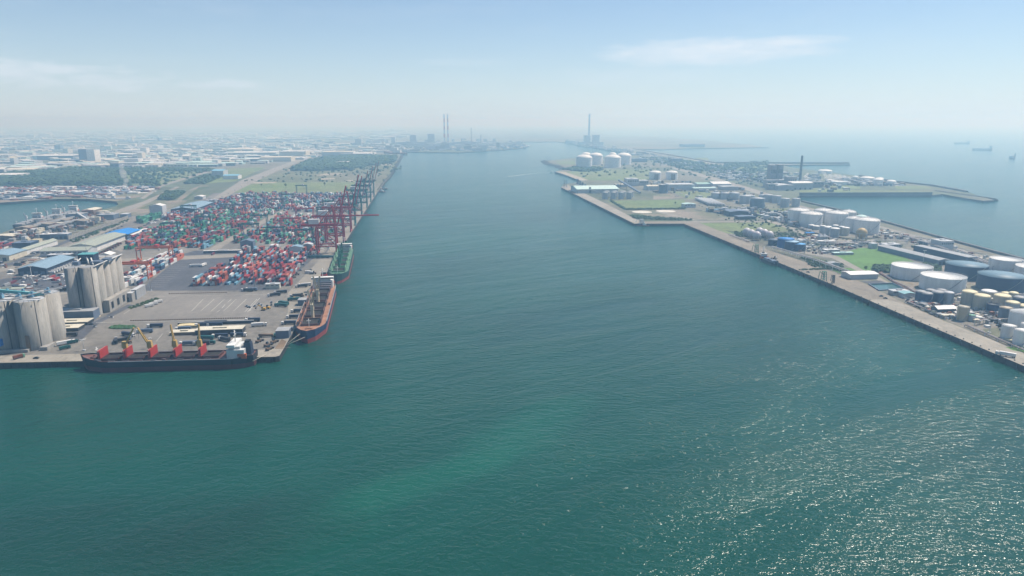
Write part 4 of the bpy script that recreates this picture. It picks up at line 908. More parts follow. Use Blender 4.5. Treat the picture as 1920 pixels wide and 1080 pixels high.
BLOCKS = [  # pixel polygon, palette weights, max tiers, occupancy, name, lane params (rows per block, lane width)
    ([(357, 537), (545, 536), (577, 483), (560, 478), (490, 500), (430, 498), (400, 510)], (9, 5, 5, 0, 4, 4, 3, 6, 0, 3), 4, .88, 'block above the parking apron', 5, 5.5),
    ([(430, 497), (492, 498), (590, 478), (598, 466), (462, 468)], (8, 5, 5, 1, 4, 4, 4, 4, 0, 3), 4, .82, 'upper near block', 5, 6.5),
    ([(215, 541), (255, 539), (345, 482), (345, 474), (322, 476), (225, 520)], (7, 3, 6, 0, 9, 3, 4, 5, 0, 2), 3, .78, 'orange gantry block', 7, 3.0),
    ([(345, 492), (360, 492), (425, 474), (404, 474)], (9, 4, 5, 0, 4, 2, 2, 3, 0, 2), 2, .42, 'loose asphalt rows', 3, 8.0),
    ([(70, 530), (139, 530), (139, 520), (95, 518)], (9, 4, 5, 0, 5, 1, 2, 3, 0, 3), 2, .55, 'lower left rows', 3, 6.0),
    ([(-20, 541), (36, 541), (52, 528), (0, 528)], (9, 4, 5, 0, 2, 0, 2, 3, 0, 3), 2, .30, 'lower left rows', 3, 8.0),
    ([(90, 512), (139, 495), (139, 486), (92, 500)], (7, 4, 3, 0, 7, 1, 3, 3, 0, 3), 1, .7, 'rows beside the blue-roofed warehouse', 2, 6.0),
    ([(230, 470), (268, 470), (340, 430), (330, 420), (262, 432), (240, 450)], (6, 6, 4, 6, 3, 2, 3, 2, 3, 4), 3, .72, 'left part of the big yard', 6, 7.0),
    ([(268, 466), (382, 467), (402, 460), (520, 399), (395, 399), (300, 428)], (6, 6, 5, 9, 2, 2, 3, 2, 6, 4), 5, .86, 'middle of the big yard', 6, 7.0),
    ([(432, 456), (560, 459), (588, 440), (620, 412), (530, 403), (490, 430)], (6, 6, 5, 9, 2, 2, 3, 2, 6, 4), 4, .84, 'right part of the big yard', 6, 7.0),
    ([(540, 465), (598, 466), (612, 452), (640, 414), (628, 412), (598, 436), (560, 458)], (4, 5, 5, 9, 3, 2, 3, 2, 6, 3), 4, .78, 'quay side of the big yard', 5, 8.0),
    ([(330, 416), (400, 396), (520, 396), (660, 400), (690, 366), (470, 364), (418, 374), (396, 392), (348, 404)], (3, 4, 11, 3, 3, 3, 8, 1, 2, 6), 4, .80, 'far part of the big yard', 6, 8.0),
    ([(250, 418), (262, 421), (305, 408), (300, 402)], (0, 0, 3, 9, 0, 0, 0, 0, 6, 0), 5, .8, 'green stacks by the tall store', 4, 4.0),
    ([(300, 413), (360, 412), (372, 402), (324, 402)], (6, 4, 6, 1, 4, 3, 2, 2, 0, 4), 4, .75, 'stacks in front of the arched warehouse', 4, 4.0),
    ([(-30, 470), (24, 466), (28, 455), (-30, 458)], (9, 6, 4, 0, 4, 1, 3, 4, 0, 3), 2, .6, 'stacks at the far left edge', 4, 5.0),
    ([(-100, 366), (150, 365), (235, 362), (300, 356), (280, 350), (-100, 353)], (4, 3, 6, 0, 12, 4, 5, 1, 0, 5), 2, .5, 'long rows behind the basin', 5, 14.0),
]
CT = []
for bi, (poly, wts, tiers, occ, bname, nrow, lane) in enumerate(BLOCKS):
    rnd = random.Random(100 + bi)
    W = [G(*p) for p in poly]; loc = [(p.x * UX.x + p.y * UX.y, p.x * UY.x + p.y * UY.y) for p in W]
    x0, x1 = min(p[0] for p in loc), max(p[0] for p in loc); y0, y1 = min(p[1] for p in loc), max(p[1] for p in loc)
    xs = []; x = x0 + 1.3; k = 0
    while x < x1:
        xs.append((x, k)); k += 1; x += 2.85
        if k % nrow == 0: x += lane
    y = y0 + 6.3; j = 0; lead = {}
    while y < y1:
        segh = {}
        for x, k in xs:
            if not (inside(x, y - 5, loc) and inside(x, y + 5, loc)): continue
            sb = (k // nrow)
            if sb not in segh: segh[sb] = rnd.choice((0.35, .7, .9, 1.0, 1.0))
            if rnd.random() > occ * min(1, segh[sb] + .3): continue
            hmax = max(1, round(tiers * segh[sb] * rnd.uniform(.55, 1.05)))
            key = (sb, j // 3)
            if key not in lead: lead[key] = rnd.choices(range(10), wts)[0]
            main = lead[key]
            for t_ in range(hmax):
                ci = main if rnd.random() < .42 else rnd.choices(range(10), wts)[0]
                wx = x * UX.x + y * UY.x; wy = x * UX.y + y * UY.y
                CT.append((wx, wy, LAND + .06 + t_ * 2.62, ci, bname, t_, hmax, bi))
        y += 12.9; j += 1
        if j % 9 == 0: y += 9
exposed = [c for c in CT if c[7] in (0, 2, 3, 4, 5, 6)]
exposed.sort(key=lambda c: c[1] + abs(c[0]) * .1)
single, bulk = exposed[:290], set()
sid = {id(c) for c in single}
BB = {}
for c in exposed:
    q = PIX(c[:3]); b_ = BB.setdefault(c[4], [1e9, -1e9, 1e9, -1e9]); b_[0] = min(b_[0], q[0]); b_[1] = max(b_[1], q[0]); b_[2] = min(b_[2], q[1]); b_[3] = max(b_[3], q[1])
def nb_pos(c):
    q = PIX(c[:3]); b_ = BB[c[4]]; f = (q[0] - b_[0]) / (b_[1] - b_[0] + 1); g = (q[1] - b_[2]) / (b_[3] - b_[2] + 1)
    return ('back', 'middle', 'front')[min(2, int(g * 3))], ('left end', 'left side', 'centre', 'right side', 'right end')[min(4, int(f * 5))]
proto = {}
for c in single:
    x, y, z, ci, bn, ti, hm, bi = c
    if ci not in proto:
        mb = MB(); container_mesh(mb, 0, 0, 0, 0, rz=0, detail=True); o = mb.build('shipping_container', CM[ci]); o['category'] = 'container'; proto[ci] = o
    else:
        o = proto[ci].copy(); COL.objects.link(o)
    o.location = (x, y, z); o.rotation_euler = (0, 0, PA)
    pos = 'on the ground' if hm == 1 else ('bottom of its stack' if ti == 0 else ('top of its stack' if ti == hm - 1 else 'mid stack'))
    r_, c_ = nb_pos(c)
    o['label'] = '%s container, %s, %s, %s' % (CCOL[ci][0], pos, r_ + ' ' + c_, bn)
    o['group'] = 'shipping containers, %s' % bn; o['category'] = 'container'
mb = MB()
for c in CT:
    if id(c) in sid: continue
    container_mesh(mb, c[0], c[1], c[2], c[3])
tag(mb.build('shipping_containers', CM), 'mass of stacked containers filling the rest of the port yards', 'containers', kind='stuff')

# ================================================================ GANTRIES
def rtg_build(m, mh, span=26, h=21, base=12):
    t = thing('yard_gantry', '', 'gantry crane', (0, 0, 0))
    for x in (-span / 2, span / 2):
        for y in (-base / 2, base / 2): MB().beam((x, y, 1), (x, y, h), 1.3, 1.1).build('leg', m, t)
        MB().beam((x, -base / 2 - 1, 1.4), (x, base / 2 + 1, 1.4), 1.5, 1.4).build('sill_beam', m, t)
        MB().beam((x, -base / 2, h - 3), (x, base / 2, h - 3), .9, .9).build('tie_beam', m, t)
    for y in (-base / 2 + 1.5, base / 2 - 1.5): MB().beam((-span / 2 - 2, y, h), (span / 2 + 2, y, h), 1.7, 2.0).build('girder', m, t)
    MB().box(4, 0, h + 1, 5, 8, 2.6).build('trolley', mh, t); MB().box(6.5, 0, h - 5, 2.4, 2.4, 2.6).build('cab', w_lgrey, t)
    MB().box(-span / 2 - 1.6, 0, 2, 2, 5, 3).build('engine_box', mh, t)
    return t
RT = {'green': rtg_build(w_dteal, w_lgrey, 27, 22), 'orange': rtg_build(w_orange, w_red, 44, 20, 14), 'red': rtg_build(w_red, w_white, 34, 22), 'dark': rtg_build(w_dark, w_lgrey, 27, 21)}
used = set()
for kind, px, py, lab in (('orange', 248, 522, 'orange portal gantry nearest the tall silos'), ('orange', 292, 489, 'second orange portal gantry, farther up the container rows'),
        ('green', 518, 450, 'dark green yard gantry in the middle foreground of the big yard'), ('green', 572, 455, 'dark green yard gantry nearest the red quay cranes'), ('green', 590, 441, 'dark green yard gantry behind the nearest one by the quay cranes'),
        ('green', 470, 443, 'dark green yard gantry left of the yard lane'), ('green', 488, 425, 'dark green yard gantry above the lane gantry'), ('red', 546, 431, 'red yard gantry between green ones in the right yard'), ('red', 572, 411, 'red yard gantry farther back in the right yard'),
        ('green', 608, 408, 'green yard gantry close behind the red quay cranes'), ('green', 618, 395, 'green yard gantry next to the teal quay cranes'), ('dark', 428, 402, 'dark open yard gantry at the left of the far yard'), ('dark', 448, 402, 'dark open yard gantry beside its left twin in the far yard'),
        ('dark', 470, 384, 'dark yard gantry in the navy stacks of the far yard'), ('dark', 520, 390, 'dark yard gantry in the centre of the far yard'), ('dark', 540, 380, 'dark yard gantry behind the centre of the far yard'), ('green', 566, 362.5, 'long teal gantry against the grass field at the yard end'),
        ('green', 322, 441, 'green yard gantry in the left part of the big yard'), ('green', 384, 428, 'green yard gantry left of the middle yard lane'), ('green', 355, 405, 'green yard gantry by the arched warehouse')):
    p = G(px, py)
    if kind not in used:
        used.add(kind); o = RT[kind]; o['label'] = lab; o.location = p
    else: o = place(RT[kind], lab, p, PA)
    o['group'] = 'yard gantries of the container port'
# quay cranes
def quay_crane(label, py, m, boom_up, mj=None, k=1.0):
    p = G(*[float(a) for a in py]); mj = mj or m
    t = thing('quay_crane', label, 'quay crane', p, PA, 'quay cranes along the left quay'); t.scale = (k, k, k)
    g, b, hp, ha = 26.0, 17.0, 38.0, 66.0       # gauge, base, portal height, apex
    for x in (0, -g):
        for y in (-b / 2, b / 2): MB().beam((x, y, 0), (x, y * (.85 if x == 0 else 1), hp), 2.2, 1.9).build('leg', m, t)
        MB().beam((x, -b / 2, 2.0), (x, b / 2, 2.0), 1.8, 1.8).build('sill_beam', m, t)
        MB().beam((x, -b / 2, hp), (x, b / 2, hp), 1.6, 1.8).build('portal_beam', m, t)
    for y in (-b / 2, b / 2):
        MB().beam((0, y, 12), (-g, y, 12), 1.3, 1.6).build('portal_tie', m, t)
        MB().beam((0, y, 13), (-g, y, hp - 1), .8).build('diagonal', m, t)
        MB().beam((0, y, hp), (-g, y, hp), 1.0, 1.2).build('upper_tie', m, t)
        MB().beam((0, y * .85, hp), (-3, y * .3, ha), 1.3, 1.1).build('apex_leg', m, t)
        MB().beam((-g, y, hp), (-4, y * .3, ha - 1), .9).build('back_leg', m, t)
    for y in (-2.6, 2.6): MB().beam((3, y, hp + 3), (-g - 20, y, hp + 3), 1.6, 2.8).build('girder', m, t)
    MB().box(-g - 3, 0, hp + 4.5, 14, 9, 6.0).build('machinery_house', w_white, t)
    MB().box(-g - 3, 0, hp + 10.5, 14.4, 9.4, .5).build('machinery_roof', w_lgrey, t)
    MB().box(-6, 0, hp - 3, 3, 3, 3.2).build('cab', w_white, t)
    if boom_up: e = Vector((17, 0, hp + 56))
    else: e = Vector((54, 0, hp + 3))
    o0 = Vector((3, 0, hp + 3)); d = (e - o0); n = 8
    bm = MB()
    for y in (-2.4, 2.4): bm.beam(o0 + Vector((0, y, 0)), e + Vector((0, y, 0)), 1.1, 1.5)
    for i in range(n):
        a, c_ = o0 + d * (i / n), o0 + d * ((i + 1) / n)
        bm.beam(a + Vector((0, -2.4, 0)), c_ + Vector((0, 2.4, 0)), .5); bm.beam(a + Vector((0, -2.4, 0)), a + Vector((0, 2.4, 0)), .5)
    bm.beam(e + Vector((0, -2.4, 0)), e + Vector((0, 2.4, 0)), 1.0)
    bm.build('boom', mj, t)
    MB().beam((-3.5, 0, ha), o0 + d * .75, .45).build('stay', m, t); MB().beam((-3.5, 0, ha), o0 + d * .4, .45).build('stay', m, t)
    MB().beam((-3.5, 0, ha), (-g - 14, 0, hp + 4), .5).build('stay', m, t)
    mb = MB(); mb.beam((-3.5, -3, ha), (-3.5, 3, ha), 1.2); mb.box(-3.5, 0, ha, 3, 4, 1.6); mb.build('apex_head', m, t)
    mb = MB()
    for j in range(6): z0, z1 = 2 + j * 6, 8 + j * 6; mb.beam((-g + (1 if j % 2 else 0), -b / 2 - 1.4, z0), (-g + 5 - (5 if j % 2 else 0), -b / 2 - 1.4, z1), .6, .25)
    mb.build('stair', m, t)
    return t
w_crane = C3('crane_red', (0.46, 0.03, 0.04)); w_cteal = C3('crane_teal', (0.015, 0.15, 0.135)); w_cboom = C3('crane_boom_striped', (0.42, 0.22, 0.25), var=.3, scale=.1)
for lab, px, py, m, up, mj in (('red quay crane nearest the camera with its boom raised', 635, 475, w_crane, True, None), ('red quay crane with its boom lowered over the water', 648, 454, w_crane, False, None),
        ('third red quay crane behind the lowered boom', 661, 434, w_crane, True, None), ('teal quay crane next to the third red one', 669, 422, w_cteal, True, w_crane),
        ('teal quay crane fifth along the quay with pale raised boom', 681, 404, w_cteal, True, w_cboom), ('teal quay crane sixth along the quay', 691, 389, w_cteal, True, w_cboom),
        ('teal quay crane seventh along the quay', 698, 378, w_cteal, True, w_cboom), ('farthest teal quay crane at the end of the quay', 704, 368.5, w_cteal, True, w_cboom)):
    quay_crane(lab, (px - 2.5, py), m, up, mj, 1.08 if py > 430 else 1.0)

# ================================================================ SHIPS
def ship(label, pos, heading, L, B, D, T, hull, boot, deck, n_holds, hatch, cranes, jibs, super_m, funnel_m, lids=None, cranem=None, bridge_h=16, coam=None, stripe=None, name='bulk_carrier', cat='cargo ship'):
    """heading: local +y is the bow; D freeboard, T depth of painted boot above the water"""
    t = thing(name, label, cat, (pos[0], pos[1], 0), heading)
    N = 26; rows = []
    for i in range(N + 1):
        s = i / N; y = -L / 2 + L * s
        w = B / 2 * (min(1, (1 - s) / .16) ** .55 if s > .84 else (min(1, .62 + s / .12 * .38) if s < .12 else 1))
        sheer = D + (max(0, s - .86) / .14) ** 1.2 * 3.2 + (max(0, .1 - s) / .1) * 1.2
        rows.append((y, w, sheer, s))
    hv = MB(); hb = MB(); dk = MB(); vs = []; vb = []; vd = []
    for y, w, sh, s in rows:
        wl_ = w * (.93 if s > .86 else 1.0) * (0.55 if s < .03 else 1); bow = max(0, (s - .86) / .14); yl = y - bow * 3.0
        z1 = T
        vs += [(-w, y, sh), (-(w * .5 + wl_ * .5) - 0, (y + yl) / 2, z1), ((w * .5 + wl_ * .5), (y + yl) / 2, z1), (w, y, sh)]
        vb += [(-(w * .5 + wl_ * .5), (y + yl) / 2, z1), (-wl_, yl, -3), (wl_, yl, -3), ((w * .5 + wl_ * .5), (y + yl) / 2, z1)]
        vd += [(-w + .02, y, sh - 1.1), (w - .02, y, sh - 1.1)]
    fs = []; fd = []
    for i in range(N):
        a = i * 4; fs += [(a, a + 1, a + 5, a + 4), (a + 2, a + 3, a + 7, a + 6)]; fd.append((2 * i, 2 * i + 1, 2 * i + 3, 2 * i + 2))
    hv.add(vs, fs + [(0, 3, 2, 1), (N * 4, N * 4 + 1, N * 4 + 2, N * 4 + 3)], 0, False); hb.add(vb, fs + [(0, 3, 2, 1)], 0, False); dk.add(vd, fd)
    hv.build('hull', hull, t); hb.build('boot_topping', boot, t); dk.build('deck', deck, t)
    if stripe:
        mb = MB()
        for i in range(2, N - 5):
            (y0, w0, s0, _), (y1, w1, s1, _) = rows[i], rows[i + 1]
            for sg in (-1, 1): mb.beam((sg * (w0 + .05), y0, s0 - .25), (sg * (w1 + .05), y1, s1 - .25), .25, .5)
        mb.build('rail_stripe', stripe, t)
    ys = -L / 2 + L * .045; ye = ys + L * .10; zd = D - 1.1
    ax = MB(); ax.box(0, (ys + ye) / 2, zd, B * .78, ye - ys, bridge_h * .62); ax.box(0, (ys + ye) / 2 + 1, zd + bridge_h * .62, B * .6, (ye - ys) * .62, bridge_h * .2); ax.build('accommodation', super_m, t)
    bx_ = MB().box(0, ye - 4, zd + bridge_h * .82, B * .86, 6.5, bridge_h * .18); bx_.build('bridge', w_white if super_m is not w_white else super_m, t)
    MB().box(0, ye - .72, zd + bridge_h * .86, B * .9, .12, bridge_h * .08).build('bridge_windows', w_glass, t)
    for k in range(3): MB().box(0, ye + .06, zd + 1.5 + k * bridge_h * .18, B * .66, .12, 1.0).build('window_band', w_glass, t)
    MB().box(0, ys - 1, zd, B * .3, 7, bridge_h * .95, tx=.8, ty=.8).build('funnel', funnel_m, t)
    MB().box(0, ys - 1, zd + bridge_h * .95, B * .2, 4, 1.8).build('funnel_top', w_black, t)
    mb = MB().tube((0, ye - 5, zd + bridge_h), (0, ye - 5, zd + bridge_h + 10), .4, 6); mb.beam((-3.5, ye - 5, zd + bridge_h + 6), (3.5, ye - 5, zd + bridge_h + 6), .3); mb.beam((-2, ye - 5, zd + bridge_h + 8.4), (2, ye - 5, zd + bridge_h + 8.4), .4); mb.build('mast', w_white, t)
    MB().box(-B * .36, ys + 2, zd, 2.4, 7, 4).build('lifeboat', w_orange, t); MB().box(B * .36, ys + 2, zd, 2.4, 7, 4).build('lifeboat', w_orange, t)
    # holds
    h0, h1 = ye + L * .03, L / 2 - L * .115; st = (h1 - h0) / n_holds; co = coam or deck
    for i in range(n_holds):
        yc = h0 + st * (i + .5); hl = st * .66; hw = B * .58
        mb = MB()
        for sg in (-1, 1):
            mb.box(sg * hw / 2, yc, zd, .5, hl, 2.4); mb.box(0, yc + sg * hl / 2, zd, hw, .5, 2.4)
        mb.build('hatch_coaming', co, t)
        MB().box(0, yc, zd, hw - .6, hl - .6, 1.0).build('hold', hatch, t)
        if lids == 'stand':      # folding covers standing up at the forward end of each hatch
            MB().beam((-hw / 2, yc + hl / 2 + .9, zd + 5.3), (hw / 2, yc + hl / 2 + .9, zd + 5.3), .5, 7.6).build('hatch_cover', w_red, t)
            MB().beam((-hw / 2, yc + hl / 2 + 2.3, zd + 5.1), (hw / 2, yc + hl / 2 + 2.3, zd + 5.1), .5, 7.2).build('hatch_cover', w_pink, t)
        elif lids == 'side':
            for sg in (-1, 1): MB().box(sg * (hw / 2 + 1.6), yc, zd + 2.2, .5, hl * .95, 4.4).build('hatch_cover', co, t)
        elif lids == 'shut':
            MB().box(0, yc, zd + 2.4, hw + .8, hl + .6, .9).build('hatch_cover', co, t)
    cm_ = cranem or w_yellow
    for (fr, lean) in jibs:
        yc = h0 + st * fr; pz = zd + (9 if name == 'bulk_carrier' else 6)
        mb = MB().cyl(0, yc, zd, pz, 1.5, 12); c_ = mb.build('crane_pedestal', cm_, t)
        MB().box(0, yc, pz, 3.4, 4.0, 5.5, tx=.8, ty=.8).build('crane_cab', cm_, c_)
        e = Vector((lean[0], yc + lean[1], pz + lean[2]))
        for sg in (-1, 1):
            off = Vector((0, 0, 0)) + Vector((-lean[1], lean[0], 0)).normalized() * 1.2 * sg if (lean[0] or lean[1]) else Vector((1.2 * sg, 0, 0))
            MB().beam(Vector((0, yc, pz + 1.5)) + off * 1.2, e + off * .4, .8, .9).build('crane_jib', cm_, c_)
        MB().tube((0, yc, pz + 6), e, .12, 4).build('crane_cable', w_dark, c_)
        MB().tube(e, e - Vector((0, 0, lean[2] * .55)), .12, 4).build('hoist_rope', w_dark, c_)
    # deck gear
    mb = MB().cyl(-2.5, L / 2 - L * .07, D - .6, D + 1.2, 1.0, 8).cyl(2.5, L / 2 - L * .07, D - .6, D + 1.2, 1.0, 8).box(0, L / 2 - L * .085, D - .9, 7, 3, 1.6); mb.build('windlass', deck, t)
    MB().tube((0, L / 2 - L * .095, D - .9), (0, L / 2 - L * .095, D + 9), .35, 6).beam((-2, L / 2 - L * .095, D + 7), (2, L / 2 - L * .095, D + 7), .5).build('foremast', w_white, t)
    rl = MB()
    for i in range(N - 1):
        (y0, w0, s0, _), (y1, w1, s1, _) = rows[i], rows[i + 1]
        if i % 2 == 0:
            for sg in (-1, 1):
                rl.beam((sg * (w0 - .3), y0, s0 + .9), (sg * (w1 - .3), y1, s1 + .9), .12); rl.beam((sg * (w0 - .3), y0, s0), (sg * (w0 - .3), y0, s0 + .9), .12)
    rl.build('railing', w_lgrey, t)
    for sg in (-1, 1):
        MB().box(sg * (B / 2 * .86), 0, zd, 1.4, 3, 2.0).build('deck_locker', co, t)
    return t
m_hold = mat('hold_black', (0.03, 0.026, 0.024), 0.9, 0.3, 0.2); m_boot = C3('boot_maroon', (0.105, 0.03, 0.035), var=.25, streak=True); m_boot2 = C3('boot_red', (0.30, 0.055, 0.05), var=.2, streak=True)  # near-black fill for the blocks inside the hatch coamings
# black ship along the near quay, bow to the left
a, b = G(140, 700, 0), G(473, 691, 0); L1 = (b - a).length; d1 = (a - b).normalized(); n1 = Vector((-d1.y, d1.x, 0))
hd = math.atan2(-d1.x, d1.y); B1 = 24.0
nn = Vector((-d1.y, d1.x, 0)); nn = nn if nn.y > 0 else -nn
mid = (a + b) / 2 + nn * (B1 / 2)
ship('black bulk carrier with red standing hatch covers and four yellow cranes along the near quay', mid, hd, L1, B1, 9.2, 4.0, C3('hull_black', (0.018, 0.024, 0.036)), m_boot, C3('deck_brown', (0.16, 0.07, 0.06), var=.3), 5, m_hold, 4,
     [(4.0, (0, -9, 17)), (3.0, (0, 8, 17)), (2.0, (0, 1.5, 19)), (1.0, (0, -1, 19))], C3('deckhouse_white', (0.62, 0.64, 0.64)), w_navy, lids='stand', cranem=C3('crane_ochre', (0.52, 0.34, 0.11), var=.2), coam=C3('coaming_dark', (0.10, 0.045, 0.045)), stripe=w_lgrey, bridge_h=12)
# blue ship, bow towards the camera
def along_quay(pb, ps, B):
    a, b = G(pb[0], pb[1], 0), G(ps[0], ps[1], 0)
    d = (a - b).normalized(); n = Vector((-d.y, d.x, 0)); n = n if n.x < 0 else -n
    return (a + b) / 2 + n * 0, math.atan2(-d.x, d.y), (a - b).length
mid, hd, L2 = along_quay((576, 649), (611, 541), 30)
ship('blue-hulled bulk carrier with orange deck and cream cranes, moored at the quay corner', mid, hd, L2 * .96, 29, 10, 4.6, C3('hull_blue', (0.018, 0.042, 0.11)), m_boot2, C3('deck_orange', (0.34, 0.17, 0.10), var=.35), 5, m_hold, 4,
     [(4.0, (-3, 4, 20)), (3.9, (3.5, -4, 19)), (2.0, (-4, 4, 22)), (1.9, (4, -3, 20))], w_white, w_red, lids='side', cranem=C3('crane_cream', (0.62, 0.54, 0.38)), coam=C3('coaming_rust', (0.13, 0.07, 0.06)), stripe=w_lgrey, bridge_h=13)
mid, hd, L3 = along_quay((632, 534), (649, 474), 28)
ship('green-decked bulk carrier moored behind the blue one', mid, hd, L3, 26, 10.5, 3.6, C3('hull_green', (0.01, 0.05, 0.045)), m_boot2, C3('deck_green', (0.10, 0.22, 0.14), var=.3), 5, m_hold, 3,
     [(4.0, (-2, 5, 16)), (3.0, (2, 5, 17)), (2.0, (-1, 5, 16))], w_white, w_green, lids='side', cranem=w_green, coam=C3('coaming_green', (0.20, 0.36, 0.22)), bridge_h=10)
for lab, px, py, s, sm, hm in (('grain ship with a dark funnel mast in the left basin, nearest the left edge', 50, 425, 1, w_lgrey, w_dark), ('grain ship with a tall white deckhouse in the left basin', 88, 416, 1, w_white, w_grey), ('grain ship with a white bridge at the head of the left basin', 120, 409, 1, w_white, w_grey)):
    a, b = G(px - 14, py + 4.5, 0), G(px + 20, py - 7, 0); d = (a - b).normalized()
    ship(lab, (a + b) / 2, math.atan2(-d.x, d.y), 120, 20, 8, 2.5, hm, m_boot, w_grey, 4, m_hold, 0, [(2.0, (3, 3, 12))], sm, w_dark, lids='shut', cranem=w_lgrey, coam=w_grey, bridge_h=13)
for lab, px, py, L_, rz in (('hazy bulk carrier far out at sea near the horizon', 1803, 270, 130, R(80)), ('larger hazy ship at anchor far out on the right', 1841, 282, 125, R(75)), ('small hazy ship at the right edge of the sea', 1897, 298, 40, R(10))):
    p = G(px, py, 0); ship(lab, p, rz, L_, L_ * .16, 13, 5, w_grey, m_boot, w_grey, 4, w_grey, 0, [], w_white, w_grey, lids='shut', bridge_h=18, name='far_ship', cat='ship')
p = G(1441, 496, 0)
ship('small black tanker moored at the right quay', G(1443, 493.5, 0), PA + math.pi, 44, 10.5, 4.2, 1.2, C3('hull_black', (0.02, 0.02, 0.025)), w_dark, w_blue, 2, w_grey, 0, [], w_lgrey, w_red, lids='shut', bridge_h=8, name='small_tanker', cat='tanker')
for lab, px, py, L_, rz in (('small workboat off the end of the left quay, nearest the quay', 715, 360, 26, R(80)), ('small workboat off the left quay, the upper left one', 713, 354, 20, R(70)), ('small workboat off the left quay, farthest from shore', 722, 354.5, 18, R(95)),
        ('workboat moored in the corner of the far right quay', 1206, 424, 24, R(85)), ('white-hulled vessel moored off the hazy stockyard quay', 979, 275.5, 120, R(85)), ('hazy ship moored at the far left quay end', 741, 290, 150, R(80)), ('fast boat drawing a white wake towards the far right shore', 1033, 323, 16, R(-80))):
    t = thing('workboat', lab, 'boat', G(px, py, 0), rz); w = L_ * .26
    mb = MB(); vs = [(-w / 2, -L_ / 2, L_ * .08), (w / 2, -L_ / 2, L_ * .08), (w / 2, L_ * .2, L_ * .09), (0, L_ / 2, L_ * .13), (-w / 2, L_ * .2, L_ * .09)]
    lo = [(x * .8, y * .94, -1) for x, y, z in vs]; mb.add(vs + lo, [(0, 1, 2, 3, 4)] + [(i, 5 + i, 5 + (i + 1) % 5, (i + 1) % 5) for i in range(5)]); mb.build('hull', w_rust if 'white' not in lab else w_white, t)
    MB().box(0, -L_ * .1, L_ * .08, w * .6, L_ * .3, L_ * .12).box(0, -L_ * .04, L_ * .2, w * .45, L_ * .16, L_ * .09).build('wheelhouse', w_white, t)
    MB().tube((0, -L_ * .02, L_ * .28), (0, -L_ * .02, L_ * .5), L_ * .008 + .05, 5).build('mast', w_grey, t)
for i, (x0, x1, y) in enumerate(((-14, 8, 376.5), (10, 29, 376), (39, 58, 374.5), (61, 80, 373.4), (84, 107, 372.4), (164, 182, 374), (181, 200, 375), (198, 216, 376), (215, 245, 376.6))):
    a, b = G(x0, y, 0), G(x1, y, 0); t = thing('barge', ['dark barge at the left edge of the basin far quay', 'second dark barge along the basin far quay', 'third dark barge along the basin far quay', 'fourth dark barge, left of the gap', 'long dark barge just left of the gap', 'dark barge just right of the gap in the basin far quay', 'dark barge second right of the gap', 'dark barge third right of the gap', 'longest dark barge at the right end of the basin'][i], 'barge', (a + b) / 2, 0)
    l = (b - a).length * .92; MB().box(0, 0, -1, l, 16, 7, tx=.98).build('hull', w_navy, t); MB().box(0, 0, 6, l * .94, 14, 1.2).build('deck_cover', w_lgrey, t); MB().box(l * .4, 0, 7.2, 8, 8, 5).build('deckhouse', w_lgrey, t)
# ================================================================ VEHICLES AND SMALL THINGS
def wheel(mb_p, t, x, y, r=.5):
    MB().tube((x - .15, y, r), (x + .15, y, r), r, 10).build('wheel', w_tyre, t)
def truck_build(m, mc, L=15, tank_=False, dump=False):
    t = thing('truck', '', 'truck', (0, 0, 0))
    MB().box(0, L / 2 - 1.3, .7, 2.5, 2.4, 2.7, ty=.85).build('cab', mc, t)
    MB().box(0, L / 2 - .12, 2.0, 2.1, .1, .9).build('windscreen', w_glass, t)
    MB().box(0, -.6, .75, 1.2, L - 2, .4).build('chassis', w_dark, t)
    if tank_: MB().tube((0, L / 2 - 3.2, 2.3), (0, -L / 2, 2.3), 1.2, 12).build('tank_body', m, t)
    else:
        MB().box(0, -1.4, 1.2, 2.5, L - 3.4, 2.6 if not dump else 1.8).build('trailer_body', m, t)
    for y in (L / 2 - 1.4, L / 2 - 4, -L / 2 + 1.2, -L / 2 + 2.5):
        for x in (-1.1, 1.1): wheel(None, t, x, y)
    return t
def car_build(m):
    t = thing('car', '', 'car', (0, 0, 0))
    MB().box(0, 0, .35, 1.8, 4.5, .65, tx=.95, ty=.98).build('body', m, t)
    MB().box(0, -.2, 1.0, 1.6, 2.5, .6, tx=.85, ty=.72).build('cabin', w_glass, t)
    for y in (-1.4, 1.4):
        for x in (-.85, .85): wheel(None, t, x, y, .34)
    return t
def loader_build(m):
    t = thing('loader', '', 'loader', (0, 0, 0))
    MB().box(0, -.8, 1.0, 2.6, 4.2, 1.5).build('body', m, t); MB().box(0, .3, 2.5, 1.8, 1.8, 1.7, tx=.85, ty=.85).build('cab', w_glass, t)
    MB().beam((0, 1.5, 1.8), (0, 4.6, 1.0), 1.4, .5).build('arm', m, t); MB().box(0, 5.1, .2, 3.0, 1.2, 1.3).build('bucket', w_dark, t)
    for y in (-2.0, 1.6):
        for x in (-1.3, 1.3): wheel(None, t, x, y, .85)
    return t
def excav_build(m):
    t = thing('excavator', '', 'excavator', (0, 0, 0))
    for x in (-1.3, 1.3): MB().box(x, 0, 0, .7, 4.4, 1.0).build('track', w_dark, t)
    MB().box(0, -.5, 1.1, 2.8, 4.0, 1.9).build('body', m, t); MB().box(-.8, .8, 2.2, 1.1, 1.6, 1.6).build('cab', w_glass, t)
    MB().beam((.3, 1.2, 2.2), (.3, 4.6, 6.0), .6, .8).build('boom', m, t); MB().beam((.3, 4.6, 6.0), (.3, 7.6, 3.0), .5, .6).build('stick', m, t); MB().box(.3, 7.8, 1.6, 1.2, 1.2, 1.4).build('bucket', w_dark, t)
    return t
